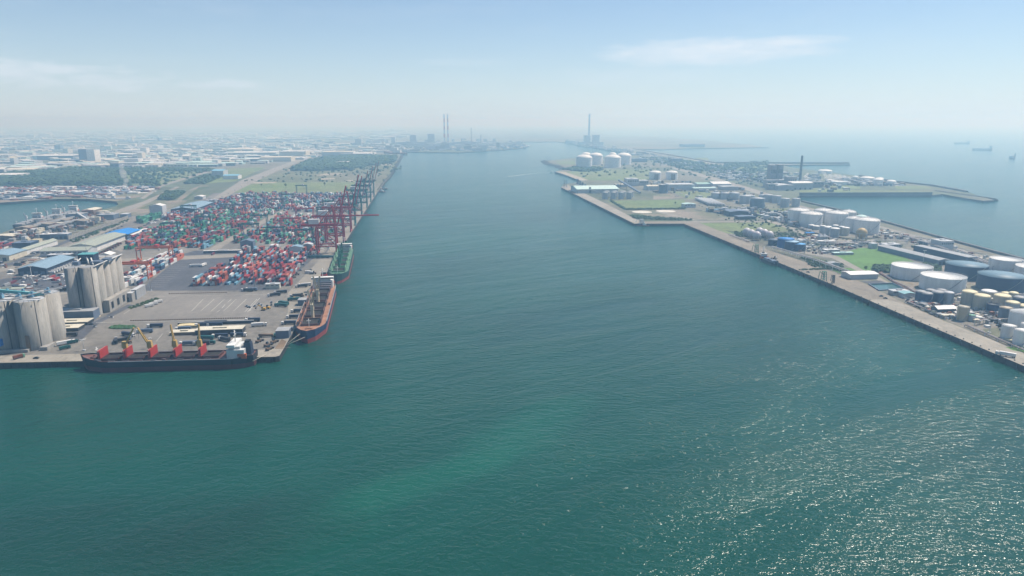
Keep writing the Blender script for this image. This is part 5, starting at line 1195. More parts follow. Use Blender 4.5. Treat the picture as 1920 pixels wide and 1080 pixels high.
PR = {'dtruck': (truck_build, w_navy, w_white), 'btruck': (truck_build, w_dark, w_lgrey), 'blue': (truck_build, w_blue, w_white), 'wtruck': (truck_build, w_white, w_white), 'gtruck': (truck_build, w_dteal, w_dteal), 'rtruck': (truck_build, w_rust, w_lgreen)}
proto_v = {}
def vehicle(kind, label, px, py, deg, group=None, z=LAND + .1):
    p = G(px, py); p.z = z
    if kind not in proto_v:
        if kind == 'car': o = car_build(w_lgrey)
        elif kind == 'dcar': o = car_build(w_dark)
        elif kind == 'wcar': o = car_build(w_white)
        elif kind == 'loader': o = loader_build(w_yellow)
        elif kind == 'dloader': o = loader_build(w_brown)
        elif kind == 'exc': o = excav_build(w_yellow)
        elif kind == 'tanker': o = truck_build(w_brown, w_lgreen, 16, True)
        else: f, a, b = PR[kind]; o = f(a, b)
        proto_v[kind] = o; o['label'] = label; o.location = p; o.rotation_euler = (0, 0, R(deg))
    else: o = place(proto_v[kind], label, p, R(deg))
    if group: o['group'] = group
    return o
VEH = [('dtruck', 'dark trailer truck parked alone left of the windbreak wall', 291, 614, 97), ('blue', 'blue trailer truck with white cab below the shrub bed', 272, 624, 97), ('btruck', 'dark truck under the raised crane jib, left pair', 218, 642, 30), ('btruck', 'dark truck behind the second yellow crane', 230, 641, -50),
    ('dloader', 'dark loader between the second crane and the dump truck', 243, 643, 40), ('dtruck', 'dark dump truck under the second yellow jib', 241, 630, -110), ('dtruck', 'dark truck in the bunker lane, left one', 381, 612.5, 97), ('dtruck', 'dark truck in the bunker lane, right one', 403, 612, 97),
    ('blue', 'navy truck with white cab in front of the yellow cargo pile', 344, 619.5, 97), ('blue', 'slate blue truck left of the fourth yellow crane', 353, 647, 97), ('gtruck', 'dark green truck right of the fourth yellow crane, upper one', 386, 637, 88), ('btruck', 'dark truck right of the fourth crane, lower one', 378, 647, 97), ('gtruck', 'dark teal truck nearest the black ship deckhouse', 395, 645, 85),
    ('dtruck', 'dark truck below the long bunker, left one', 413, 633, 97), ('dtruck', 'long dark truck with white cab at the right end of the bunker', 447, 631, -83), ('btruck', 'dark round-backed truck behind the ship mast', 421, 639, 60), ('dtruck', 'dark truck with reddish cab at the end of the windbreak wall', 474, 603, 97),
    ('wtruck', 'white flatbed truck right of the windbreak wall', 486, 612, -75), ('dtruck', 'dark truck beside the blue ship, uppermost of four', 559, 586, 97), ('dtruck', 'dark truck beside the blue ship, second of four', 551, 597, 97), ('dtruck', 'long dark truck beside the blue ship, third of four', 542, 608.5, 97), ('blue', 'navy truck by the blue ship bow, lowest of four', 535, 621, 97),
    ('tanker', 'rusty brown tank truck near the blue ship bow', 502, 632, -80), ('dloader', 'rusty loader on the corner apron, left one', 485, 642, -20), ('dloader', 'rusty loader on the corner apron, lower middle', 501, 649.5, -25), ('dloader', 'rusty loader on the corner apron, right one', 513, 643.5, -22), ('dloader', 'rusty loader on the corner apron, nearest the quay', 504, 656.5, -20),
    ('gtruck', 'green truck on the parking apron edge, left one', 527, 575, 80), ('gtruck', 'green truck on the parking apron edge, right one', 532, 571, 60), ('dcar', 'dark car by the parking lines, upper one', 509, 568, 10), ('dcar', 'dark car by the parking lines, lower one', 509, 572.5, 15), ('exc', 'yellow excavator below the parking lines', 494, 582, 95), ('loader', 'small yellow loader beside the excavator', 502, 579, 70),
    ('car', 'silver car on the parking apron, left one', 463, 575, 60), ('dcar', 'dark car next to the left silver one', 467, 577, 70), ('car', 'silver car on the parking apron, middle one', 478, 575, 60), ('wcar', 'white car on the parking apron, upper middle', 486, 571, 60), ('car', 'silver car on the parking apron, right one', 490, 573.5, 65),
    ('btruck', 'dark truck below the gatehouse, left one', 464, 546.5, 90), ('blue', 'blue-grey truck below the gatehouse, right one', 472, 545, 80), ('btruck', 'dark flatbed pair right of the gatehouse', 514, 555.5, 120), ('btruck', 'dark flatbed behind the pair right of the gatehouse', 526, 550.5, 115), ('btruck', 'flatbed truck on the quayside apron below the yard corner', 565, 539, 110), ('wtruck', 'white-cabbed truck beside that flatbed', 572, 536.5, 110),
    ('dloader', 'dark loader on the quayside apron, left of three', 551, 521, 60), ('dloader', 'dark loader on the quayside apron, middle of three', 557, 516, 120), ('dcar', 'dark car on the open quayside apron', 563, 507.5, 80), ('dloader', 'dark loader near the green ship', 589, 514, 100), ('wtruck', 'white truck near the green ship', 580, 513, 60), ('dcar', 'dark car near the green ship', 583, 507, 40), ('dcar', 'dark car in the middle of the quayside apron', 568, 497, 80),
    ('loader', 'yellow loader in the machine cluster by the blue ship, left', 549, 561, 70), ('btruck', 'dark truck in the machine cluster by the blue ship', 556, 557, 110), ('gtruck', 'green truck in the machine cluster by the blue ship', 552, 564, 90), ('dloader', 'brown loader in the machine cluster, right', 567, 556, 30), ('dcar', 'dark car at the top of the machine cluster', 574, 553.5, 30),
    ('wtruck', 'white van trailer by the weedy strip, lower one', 280, 575.5, -45), ('wtruck', 'white van trailer by the weedy strip, middle one', 288, 572, -45), ('wtruck', 'white van trailer by the weedy strip, upper one', 297, 568, -40), ('btruck', 'dark tractor unit at the foot of the squat silos', 130, 631, 97), ('gtruck', 'teal truck beside the squat silos, upper one', 136, 644, -45), ('gtruck', 'teal truck beside the squat silos, lower one', 122, 655, -40), ('wtruck', 'white truck behind the teal ones', 124, 646, -45),
    ('rtruck', 'rust red truck on the near quay left of the black ship', 36, 672, -30), ('dcar', 'dark car on the near quay beside the black ship bow', 68, 672.5, 90), ('dcar', 'dark car beside the tall silo side block', 262, 551, 97), ('wcar', 'white car at the foot of the tall silos', 209, 596, 90), ('dcar', 'dark car by the cream sheds', 171, 609, 97), ('car', 'silver car by the cream sheds', 178, 613, 60),
    ('wtruck', 'white trailer on the asphalt yard, left one', 366, 500.5, 97), ('wtruck', 'white trailer standing on the asphalt yard, right one', 382, 499, 0), ('btruck', 'dark truck left of the blue-roofed warehouse', 33, 498, 70), ('wcar', 'white car left of the blue-roofed warehouse', 50, 490, 60), ('dcar', 'dark car in front of the blue-roofed warehouse', 16, 513, 90), ('wtruck', 'white truck left front of the blue-roofed warehouse', 22, 511, 60),
    ('dcar', 'dark vehicle on the pale right quay near the frame edge', 1877, 664, 50), ('wtruck', 'pale truck on the right quay near the frame edge', 1885, 668, 50), ('dcar', 'dark car on the tan quay apron by the pool', 1652, 556, 80), ('dcar', 'dark car on the tan quay apron right of the pool', 1660, 560, 60), ('dloader', 'brown loader on the tan quay opposite the small tanker', 1453, 486, 40), ('dcar', 'dark car on the tan quay opposite the small tanker', 1457, 491, 20), ('dcar', 'dark car on the tan quay below the blue tanks', 1515, 511, 50)]
for k, l, x, y, d in VEH:
    o = vehicle(k, l, x, y, d)
    if k in ('gtruck', 'rtruck') and y > 640 or 'van trailer' in l: o.scale = (.8, .6, .85)
# trailers along the grey-green warehouse and the yard roads
rnd = random.Random(5)
def row(kind, a, b, n, deg, fmt, group):
    for i in range(n):
        f = (i + .5) / n; vehicle(kind, fmt, a[0] + (b[0] - a[0]) * f, a[1] + (b[1] - a[1]) * f, deg, group)
row('rtruck', (182, 481), (226, 457), 9, 97, 'rust red box trailer backed up to the grey-green warehouse', 'trailers backed up to the grey-green warehouse')
row('wtruck', (90, 515), (134, 495), 9, 97, 'white box trailer backed up to the blue-roofed warehouse', 'trailers backed up to the blue-roofed warehouse')
row('btruck', (148, 486), (186, 488), 4, 97, 'dark trailer parked below the office block', 'trailers below the office block')
row('btruck', (72, 548), (140, 544), 5, 97, 'dark trailer parked along the lower left service road', 'trailers along the lower left road')
row('gtruck', (575, 484.6), (622, 484), 5, 92, 'green flatbed in the line before the green ship', 'green flatbeds before the green ship')
row('dcar', (160, 454), (232, 424), 10, -62, 'dark car on the left port road', 'cars on the left port road')
row('wcar', (410, 372), (520, 318), 9, -66, 'white car on the truck road', 'cars on the truck road')
row('btruck', (592, 466), (600, 455), 4, 90, 'dark trailer parked between yard and quay cranes', 'trailers by the quay cranes')
# barrier blocks
proto_b = None
m_bar = C3('barrier_grey', (0.30, 0.29, 0.27))
for lab, a, b, n in (('dark-shaded concrete block in the dotted line behind the shrub bed', (246, 602.3), (467, 596.6), 52), ('concrete block in the dotted line below the container yard', (318, 551.3), (424, 549), 26)):
    for i in range(n):
        f = i / (n - 1); p = G(a[0] + (b[0] - a[0]) * f, a[1] + (b[1] - a[1]) * f)
        if proto_b is None:
            o = proto_b = MB().box(0, 0, 0, 1.6, 1.0, .3).box(0, 0, .3, 1.2, .6, .9, tx=.7, ty=.7).build('barrier_block', w_brown)  # every block gets the same brown paint
        else: o = proto_b.copy(); COL.objects.link(o)
        o.location = p + Vector((0, 0, .1)); o.rotation_euler = (0, 0, PA); tag(o, lab, 'barrier', lab.replace('dark-shaded ', '').replace('block', 'blocks') + ' row')
# lamp masts
def mast(label, px, base, top):
    p = G(px, base); h = HT(p.y, top) - LAND; t = thing('light_mast', label, 'light mast', p)
    MB().tube((0, 0, 0), (0, 0, h), .45 if h > 20 else .22, 8, r1=.2).build('pole', w_lgrey, t)
    MB().box(0, 0, 0, 2.2, 2.2, .8).build('footing', w_lgrey, t)
    mb = MB().beam((-2.2, 0, h), (2.2, 0, h), .35); mb.beam((0, -2.2, h), (0, 2.2, h), .35); mb.build('head_frame', w_lgrey, t)
    for x in (-1.8, -.6, .6, 1.8): MB().box(x, -.6, h - .2, .8, .5, .6).build('floodlight', w_white, t)
for l, x, b, tp in (('tall floodlight mast by the cream gatehouse', 478, 541.5, 485), ('tall floodlight mast right of the tall silos', 283, 545, 504), ('tall floodlight mast in front of the blue-roofed warehouse', 64.5, 548, 499), ('tall floodlight mast before the office block', 164, 484, 444), ('tall floodlight mast in the right yard near the pale workshop', 549, 464, 429),
        ('short lamp post on the apron by the black ship bow', 158, 657, 637), ('short lamp post behind the third yellow crane', 282.5, 653, 634), ('thin mast in the middle yard', 400, 440, 405), ('thin mast among the far containers', 500, 400, 370), ('thin mast by the tank farm on the right', 1730, 497, 470), ('thin lamp post near the nearest white tanks', 1855, 624, 606)):
    mast(l, x, b, tp)
# quay wall fenders and bollards
def fenders(a, b, n, gap, label):
    A, B = G(*a), G(*b); d = (B - A); per = Vector((d.y, -d.x, 0)).normalized() 
    mid = (A + B) / 2
    if not inside(mid.x + per.x * 3, mid.y + per.y * 3, [(p.x, p.y) for p in LANDW]): sgn = 1
    else: sgn = -1
    for i in range(n):
        p = A.lerp(B, (i + .5) / n)
        o = MB().box(0, 0, .6, 1.4, 1.1, 3.6).build('quay_fender', w_black)
        o.location = (p.x + per.x * sgn * .7, p.y + per.y * sgn * .7, 0); o.rotation_euler = (0, 0, math.atan2(d.y, d.x)); tag(o, label, 'fender', label + ' (row)')
fenders((0, 680), (130, 677.2), 9, 0, 'black rubber fender on the near quay face left of the black ship')
fenders((1300, 426), (1920, 686), 60, 0, 'black fender on the long right quay face')
fenders((478, 669.6), (516, 669), 3, 0, 'black fender on the near quay face at the corner')
for i in range(40):
    f = (i + .5) / 40; p = G(1292 + (1915 - 1292) * f, 424 + (683 - 424) * f) ; q = G(1285 + (1920 - 1285) * f, 420.6 + (686 - 420.6) * f)
    p = q + (UX * 3)
    o = MB().cyl(0, 0, 0, .8, .6, 8).build('mooring_bollard', w_dark); o.location = p; tag(o, 'dark mooring bollard on the long right quay edge', 'bollard', 'bollards on the long right quay edge')
# mooring lines
for lab, a, b in (('mooring line from the blue ship bow to the quay corner, upper', (G(556, 632, 9), G(541, 644, 5.6))), ('mooring line from the blue ship bow to the quay corner, lower', (G(570, 638, 9), G(540, 648, 5.6))), ('mooring line from the black ship stern to the quay', (G(472, 675, 8), G(497, 664, 5.6)), )) if False else ():
    pass
for lab, a, b in (('mooring line from the blue ship bow, the upper one', G(562, 626, 9.5), G(539, 644, 5.6)), ('mooring line from the blue ship bow, the lower one', G(572, 632, 9.5), G(537, 647, 5.6)), ('mooring line from the black ship stern to the quay', G(474, 677, 8), G(500, 663.5, 5.6))):
    tag(MB().tube(a, b, .16, 5).build('mooring_line', w_cream), lab, 'mooring line')
# pipe racks
def rack(label, pts, w=5, h=5, npipe=4, posts=None, m=None, mp=None):
    t = thing('pipe_rack', label, 'pipe rack', (0, 0, 0), 0); P = [G(*p) for p in pts]
    for a, b in zip(P, P[1:]):
        d = (b - a).normalized(); n = Vector((-d.y, d.x, 0)); L = (b - a).length; k = max(2, int(L / 14))
        for j in range(npipe):
            o = n * (j - (npipe - 1) / 2) * w / npipe + Vector((0, 0, h + .4)); MB().tube(a + o, b + o, .32, 6).build('pipe', (m, w_steel, w_rust, w_lgrey)[j % 4] if m else (w_lgrey, w_steel, w_rust, w_white)[j % 4], t)
        for j in range(k + 1):
            c = a.lerp(b, j / k); mb = MB()
            for s in (-1, 1): mb.beam(c + n * s * w / 2, c + n * s * w / 2 + Vector((0, 0, h + 1)), .45)
            mb.beam(c - n * w / 2 + Vector((0, 0, h)), c + n * w / 2 + Vector((0, 0, h)), .4); mb.build('rack_frame', mp or w_lgrey, t)
rack('long pipe rack with pale frames along the tan quay', [(1444, 468), (1475, 477), (1530, 494), (1592, 517)], 9, 5, 5, mp=w_white)
rack('pipe rack running from the blue tanks to the seawall side', [(1512, 458), (1600, 460), (1665, 463)], 5, 5, 4)
rack('pipe rack between the golden sphere and the seawall offices', [(1625, 445), (1700, 449), (1752, 467), (1800, 484), (1850, 502)], 6, 6, 4)
rack('pipe rack behind the bright green field', [(1540, 463), (1615, 460), (1640, 456), (1700, 457)], 5, 5, 4)
rack('pipe rack beside the second navy warehouse', [(1790, 474), (1830, 490), (1865, 508)], 6, 6, 4)
rack('rust red pipe bundle round the white floating roof tanks', [(1650, 512), (1672, 527), (1700, 540), (1727, 556)], 4, 1, 4, w_rust, w_rust)
rack('dark pipe trench by the pale quay, upper part', [(1700, 568), (1735, 583), (1775, 600)], 4, 1.6, 4, w_dark, w_dark)
rack('dark pipe trench by the pale quay, lower part', [(1812, 613), (1850, 630), (1900, 652), (1925, 662)], 4, 1.6, 4, w_dark, w_dark)
rack('raised pipe bridge by the large white tank', [(1830, 610), (1850, 606), (1898, 605)], 3, 4, 3, mp=w_cream)
rack('pipe rack along the far side of the cream tanks', [(1780, 558), (1830, 549.5), (1915, 555)], 3, 2, 4)
rack('conveyor line along the ore hall quay', [(1076, 349), (1100, 358), (1135, 372)], 5, 9, 2)
rack('pipe rack beside the six spheres', [(1368, 441), (1396, 451), (1404, 455)], 4, 1.5, 4, mp=w_cream)
rack('pipe rack from the corner quay inland', [(1500, 430), (1545, 445), (1560, 452)], 4, 4, 4)
# bund walls round the tank pads
for lab, pts in (('low reddish bund wall round the white floating roof tanks', [(1648, 513), (1668, 505), (1760, 528), (1812, 545), (1790, 557), (1718, 556), (1648, 513)]), ('low dark bund wall round the navy tanks', [(1812, 540), (1800, 546), (1850, 560), (1930, 562)]), ('low bund wall round the domed tanks', [(1462, 414), (1490, 426), (1520, 437), (1600, 450), (1650, 446)])):
    t = thing('bund_wall', lab, 'bund wall', (0, 0, 0), 0); P = [G(*p) for p in pts]
    for a, b in zip(P, P[1:]): MB().beam(a + Vector((0, 0, .7)), b + Vector((0, 0, .7)), .6, 1.8).build('wall_section', w_rust if 'red' in lab else w_brown, t)
# loading arms / towers at the right quay
def ltower(label, px, base, top, m, w=5):
    p = G(px, base); h = HT(p.y, top) - LAND; t = thing('loading_tower', label, 'loading tower', p)
    for x in (-w / 2, w / 2):
        for y in (-w / 2, w / 2): MB().beam((x, y, 0), (x * .6, y * .6, h), .6).build('leg', m, t)
    mb = MB()
    for k in range(4): z = h * (k + 1) / 4; mb.beam((-w * .45, -w * .45, z), (w * .45, w * .45, z), .4); mb.beam((-w * .45, w * .45, z), (w * .45, -w * .45, z), .4); mb.box(0, 0, z - .3, w * .8, w * .8, .4)
    mb.build('platform', m, t); MB().tube((0, 0, h * .6), (-w * 1.2, 0, h * 1.02), .4, 6).tube((-w * 1.2, 0, h * 1.02), (-w * 1.5, 0, h * .3), .35, 6).build('loading_arm', m, t)
ltower('green loading tower on the tan quay beside the small tanker', 1418, 475, 459, w_green)
ltower('green loading tower on the tan quay below the pipe rack', 1544, 527, 509, w_green)
ltower('dark thin tower right of the second green tower', 1562, 531, 516, w_dark, 2.5)
ltower('grey ship loader at the corner of the far right quay', 1203, 419, 411, w_lgrey, 8)
ltower('tall dark crane tower at the head of the far right quay', 1060, 352, 337, w_blue, 9)
ltower('dark jetty tower left of the gas tanks', 1029, 304, 295, w_blue, 14)
# conveyors beside the ore hall
for i in range(6):
    a = G(1083 + i * 4.6, 345 + i * 3.4); t = thing('vent_tower', 'slim dark vent tower, %s of six beside the ore hall' % ('first', 'second', 'third', 'fourth', 'fifth', 'sixth')[i], 'vent tower', a); MB().box(0, 0, 0, 7, 7, 15, tx=.6, ty=.6).build('body', w_blue, t); MB().box(0, 0, 15, 5, 5, 2).build('cap', w_grey, t)
t = thing('inclined_conveyor', 'dark inclined conveyor from the ore hall to the hoppers', 'conveyor', (0, 0, 0), 0)
a, b = G(1160, 350) + Vector((0, 0, 20)), G(1200, 364) + Vector((0, 0, 4)); MB().beam(a, b, 5, 4).build('gallery', w_blue, t)
for f in (.1, .4, .7): p = a.lerp(b, f); MB().beam((p.x, p.y, LAND), p, 1.2).build('support', w_dark, t)
# stockyard machinery by the basin
for l, x, y, tp in (('brown ship unloader tower on the basin quay, left', 160, 409, 395), ('brown ship unloader tower on the basin quay, right', 170, 407, 394)): ltower(l, x, y, tp, w_rust, 12)
for l, a, b in (('pale inclined conveyor in the basin stockyard', (146, 412), (172, 420)), ('long grey conveyor along the basin quay', (64, 432), (140, 415)), ('second grey conveyor in the basin stockyard', (90, 436), (150, 420))):
    t = thing('inclined_conveyor', l, 'conveyor', (0, 0, 0), 0); A, B = G(*a) + Vector((0, 0, 14 if 'pale' in l else 9)), G(*b) + Vector((0, 0, 4 if 'pale' in l else 9)); MB().beam(A, B, 3.4, 3).build('gallery', w_lgrey if 'pale' in l else w_grey, t)
    for f in (.05, .3, .55, .8): p = A.lerp(B, f); MB().beam((p.x, p.y, LAND), p, 1.0).build('support', w_grey, t)

# ================================================================ CLUTTER (small plant nobody could count)
def clutter(label, polys, n, smin, smax, hmax, mats, seed):
    rnd = random.Random(seed); mb = MB()
    ws = [WP(p) for p in polys]
    for k in range(n):
        w = rnd.choice(ws); xs = [p[0] for p in w]; ys = [p[1] for p in w]
        for _ in range(40):
            x, y = rnd.uniform(min(xs), max(xs)), rnd.uniform(min(ys), max(ys))
            if inside(x, y, w): break
        else: continue
        s = rnd.uniform(smin, smax) * (0.6 + Vector((x, y)).length / 1500); h = rnd.uniform(.6, hmax); q = rnd.random(); m = rnd.randrange(len(mats))
        if q < .55: mb.box(x, y, LAND - .2, s * rnd.uniform(.5, 1.6), s, h, m, PA)
        elif q < .8: mb.beam((x, y, LAND + h * .6), Vector((x, y, LAND + h * .6)) + (UY if rnd.random() < .5 else UX) * s * 4, .5, .5, m)
        else: mb.cyl(x, y, LAND - .2, LAND + h, s * .4, 10, m)
    return tag(mb.build('yard_clutter', mats), label, 'equipment', kind='stuff')
clutter('scattered small plant, pipes and huts between the right shore tanks', [[(1700, 560), (1800, 590), (1900, 640), (1925, 655), (1925, 590), (1850, 560)], [(1640, 445), (1760, 470), (1860, 510), (1930, 520), (1930, 506), (1760, 455), (1650, 430)], [(1510, 440), (1600, 455), (1640, 458), (1530, 480), (1450, 462)], [(1700, 564), (1760, 596), (1810, 600), (1800, 585), (1745, 572)]],
        900, 1.2, 4.5, 4.5, [w_grey, w_lgrey, w_cream, w_dark, w_rust, w_white], 21)
clutter('scattered small plant on the middle part of the right shore', [[(1300, 395), (1440, 412), (1500, 430), (1480, 400), (1400, 392)], [(1190, 340), (1330, 342), (1500, 380), (1440, 392), (1330, 375), (1230, 366)], [(1380, 336), (1530, 360), (1600, 360), (1540, 330), (1440, 320)], [(1330, 315), (1440, 330), (1500, 345), (1440, 345), (1340, 335)], [(1200, 285), (1340, 310), (1400, 320), (1300, 316), (1200, 300)], [(1560, 333), (1680, 345), (1700, 349), (1600, 350)]],
        1500, 2, 7, 9, [w_grey, w_lgrey, w_white, w_blue, w_dark, w_brown], 22)
clutter('cranes, hoppers and piles scattered over the basin stockyard', [[(30, 434), (130, 409), (180, 398), (225, 405), (150, 432), (60, 452), (10, 452)]], 420, 2, 7, 9, [w_brown, w_grey, w_lgrey, w_cream, w_dark, w_rust], 23)
clutter('vehicles and crates scattered along the left port roads', [[(0, 470), (60, 462), (130, 474), (80, 500), (0, 520)], [(20, 520), (140, 512), (140, 545), (20, 548)], [(240, 440), (300, 405), (380, 380), (330, 400), (262, 430)], [(130, 490), (205, 480), (215, 500), (150, 510)]], 330, 1.5, 5, 2.6, [w_rust, w_lgrey, w_white, w_navy, w_dark], 24)
clutter('trailers and spreaders scattered between containers and quay cranes', [[(600, 468), (650, 404), (664, 404), (618, 470)], [(540, 474), (600, 474), (594, 480), (545, 480)]], 170, 1.5, 4, 2.4, [w_dark, w_lgrey, w_white, w_dteal], 25)
clutter('junk on the brown foreshore behind the basin', [[(-60, 378), (164, 371), (290, 360), (300, 352), (-60, 352)]], 700, 4, 12, 6, [w_white, w_grey, w_navy, w_rust, w_blue], 26)
clutter('trailers and sheds scattered at the back of the container yard', [[(345, 392), (400, 372), (410, 376), (385, 396), (330, 410)], [(440, 364), (650, 364), (640, 367), (440, 368)]], 260, 2, 7, 5, [w_navy, w_dark, w_lgrey, w_blue], 27)
# ================================================================ FAR CITY
CITYC = [('white', w_white), ('cream', w_cream), ('pale grey', w_lgrey), ('grey', w_grey), ('slate blue', w_blue), ('pale teal', w_pteal)]
city_m = [m for _, m in CITYC]
def city(poly, step_y, n_per, seed, wmin=22, wmax=90):
    rnd = random.Random(seed); out = []; ys = [p[1] for p in poly]; y = max(ys)
    while y > min(ys):
        for _ in range(n_per):
            x = rnd.uniform(min(p[0] for p in poly), max(p[0] for p in poly)); yy = y - rnd.random() * step_y
            if not inside(x, yy, poly): continue
            p = G(x, yy); s = .75 + p.y / 9000
            w, d = rnd.uniform(wmin, wmax) * s, rnd.uniform(18, 60) * s; h = rnd.uniform(6, 12) * (1 if rnd.random() < .93 else rnd.uniform(1.6, 3.0)) * (1 + p.y / 30000)
            if h > 24: w *= .4; d *= .6
            ci = rnd.choices(range(6), (7, 5, 7, 7, 5, 2))[0]; out.append((p.x, p.y, w, d, h, ci, rnd.uniform(-.25, .35), rnd.random() < .35))
        y -= step_y
    return out
C = city([(-60, 336), (-60, 262), (640, 262), (600, 292), (560, 300), (430, 312), (260, 314), (150, 315), (60, 322), (0, 335)], 2.2, 34, 31)
C += city([(640, 297), (740, 285), (752, 284), (740, 268), (600, 270), (600, 290)], 2.4, 7, 33)
C += city([(-60, 262), (-60, 246), (760, 246), (760, 262)], 1.3, 40, 34, 50, 170)
C.sort(key=lambda c: c[1])
def cbuild(mb, c, mi, local=False):
    x, y, w, d, h, ci, rz, gab = c
    if local: x = y = 0; rz = 0; z = 0
    else: z = LAND - .3
    mb.box(x, y, z, w, d, h, mi[0], rz, mi[1])
    if gab: mb.box(x, y, z + h, w * 1.01, d * 1.01, h * .18, mi[1], rz, tx=1, ty=.1)
    else: mb.box(x + w * .2, y, z + h, w * .15, d * .3, 3, mi[0], rz)
near = C[:230]
for c in near:
    x, y, w, d, h, ci, rz, gab = c
    px, py = PIX((x, y, LAND))
    t = thing('city_building', '', 'building', (x, y, LAND), rz)
    cn = CITYC[ci][0]
    t['label'] = '%s %s, hazy district, %s, %s' % (cn, ('tall block' if h > 24 else ('wide %s-roofed works' % ('pitched' if gab else 'flat') if w > 70 else 'small %s-roofed works' % ('pitched' if gab else 'flat'))), 'by the truck road' if px > 380 else ('behind the green field' if px > 190 else 'behind the dark wood'), ('near row' if py > 308 else 'middle row' if py > 300 else 'back row') + (' left', ' centre', ' right')[int(px / 190 * 3) % 3 if px < 190 else int(px / 190 * 3) % 3])
    t['group'] = 'works in the hazy industrial district'
    MB().box(0, 0, -.3, w, d, h + .3).build('wall', city_m[ci], t)
    rm = (w_white, w_lgrey, w_cream, w_pteal)[(ci + int(w)) % 4]
    if gab: MB().gable(0, 0, h, w, d, h * .22, 0, .6, 'x').build('roof', rm, t)
    else: MB().box(0, 0, h, w + .5, d + .5, .6).build('roof', rm, t)
    nb = max(2, int(w / 14)); wb = MB()
    for k in range(nb): wb.box(-w / 2 + w * (k + .5) / nb, -d / 2 - .06, h * .35, w / nb * .55, .12, h * .3)
    o = wb.build('window_row', w_glass, t)
mb = MB()
for c in C[230:]: cbuild(mb, c, (c[5], (0, 2, 1, 5)[(c[5] + int(c[2])) % 4]))
tag(mb.build('distant_city', city_m), 'mass of far factories and town blocks fading into haze', 'buildings', kind='stuff')
for i, (lab, a, b, y, tp, dp, w, r_) in enumerate((('white tower block left of the big factory, hazy district', 165, 179, 306, 281, 60, w_white, w_grey), ('long white factory below the tower block', 196, 214, 306, 300, 50, w_white, w_cream), ('large white slab building behind the green field', 229, 259, 308, 298, 60, w_white, w_lgrey), ('pale narrow tower behind the white slab building', 264, 275, 291, 277, 50, w_white, w_lgrey),
        ('long slate factory with pale roof edge behind the green field', 325, 398, 311, 305, 90, w_blue, w_pteal), ('cream sawtooth factory by the truck road', 488, 545, 303, 295, 120, w_cream, w_cream), ('cream long-roofed works above the cream factory', 525, 573, 293, 284, 150, w_cream, w_white), ('grain store with white flat roof, hazy district left', 72, 135, 300, 292, 150, w_blue, w_white),
        ('white-roofed works at the left edge beyond the dark wood', -20, 28, 336, 328, 90, w_lgrey, w_white), ('cream works behind the dark wood at left', 10, 60, 325, 318, 110, w_grey, w_cream), ('dark grey block next to the tower block', 150, 164, 304, 280, 60, w_blue, w_grey), ('white bar building standing in the dark wood by the channel', 625, 655, 310, 304, 60, w_blue, w_white),
        ('long cream-striped works at the edge of the dark wood', 605, 662, 294, 285, 120, w_lgrey, w_cream), ('long pale works right of the striped one', 640, 696, 294, 288, 130, w_lgrey, w_white), ('cream hall at the end of the truck road', 420, 475, 286, 280, 200, w_cream, w_cream), ('white hall between cream works, hazy district', 440, 516, 292, 286, 160, w_lgrey, w_white), ('white works with sheds left of the cream sawtooth factory', 398, 430, 303, 296, 90, w_white, w_lgrey))):
    shed(lab, a, b, y, dp, 10, 2 if i % 2 else 0, w, r_, along='x', cat='factory', top_py=tp, name='factory')
# ================================================================ POWER STATION AND STACKS
w_plant = C3('plant_haze_pale', (0.52, 0.53, 0.56))  # cladding lightened: distance haze is put into the colour
w_stackg = C3('stack_concrete', (0.20, 0.19, 0.20)); w_stackf = C3('stack_haze_pale', (0.45, 0.44, 0.45))  # the paler far-stack tone also has haze put into its colour
def stack(label, px, base, top, r, stripes=None, m=None):
    p = G(px, base); h = min(HT(p.y, top) - LAND, 272); t = thing('chimney', label, 'chimney', p, 0)
    if stripes:
        n = 8
        for k in range(n): MB().cyl(0, 0, h * k / n, h * (k + 1) / n, r * (1.15 - .3 * k / n), 20, r1=r * (1.15 - .3 * (k + 1) / n)).build('flue_band', stripes[k % 2], t)
    else:
        MB().cyl(0, 0, -.2, h, r * 1.2, 20, r1=r * .85).build('flue', m or w_stackg, t)
    MB().cyl(0, 0, h, h + 2, r * .9, 16).build('rim', w_dark, t)
    return t
stack('banded tall chimney at the far power station, left of the pair', 833.8, 272, 214.5, 6.5, (w_pink, w_lgrey))
stack('banded tall chimney at the far power station, right of the pair', 840.4, 272, 214.5, 6.5, (w_pink, w_lgrey))
stack('lone tall grey chimney on the hazy peninsula', 1104, 270, 214, 8.5, None, w_stackf)
stack('dark slim chimney of the right shore plant', 1498.5, 352, 293, 3.6, None, w_dark)
stack('thin distant mast-like chimney right of the banded pair', 884, 274, 240, 3, None, w_stackf)
stack('short distant chimney at the stockyard', 902, 274, 253, 4, None, w_stackf)
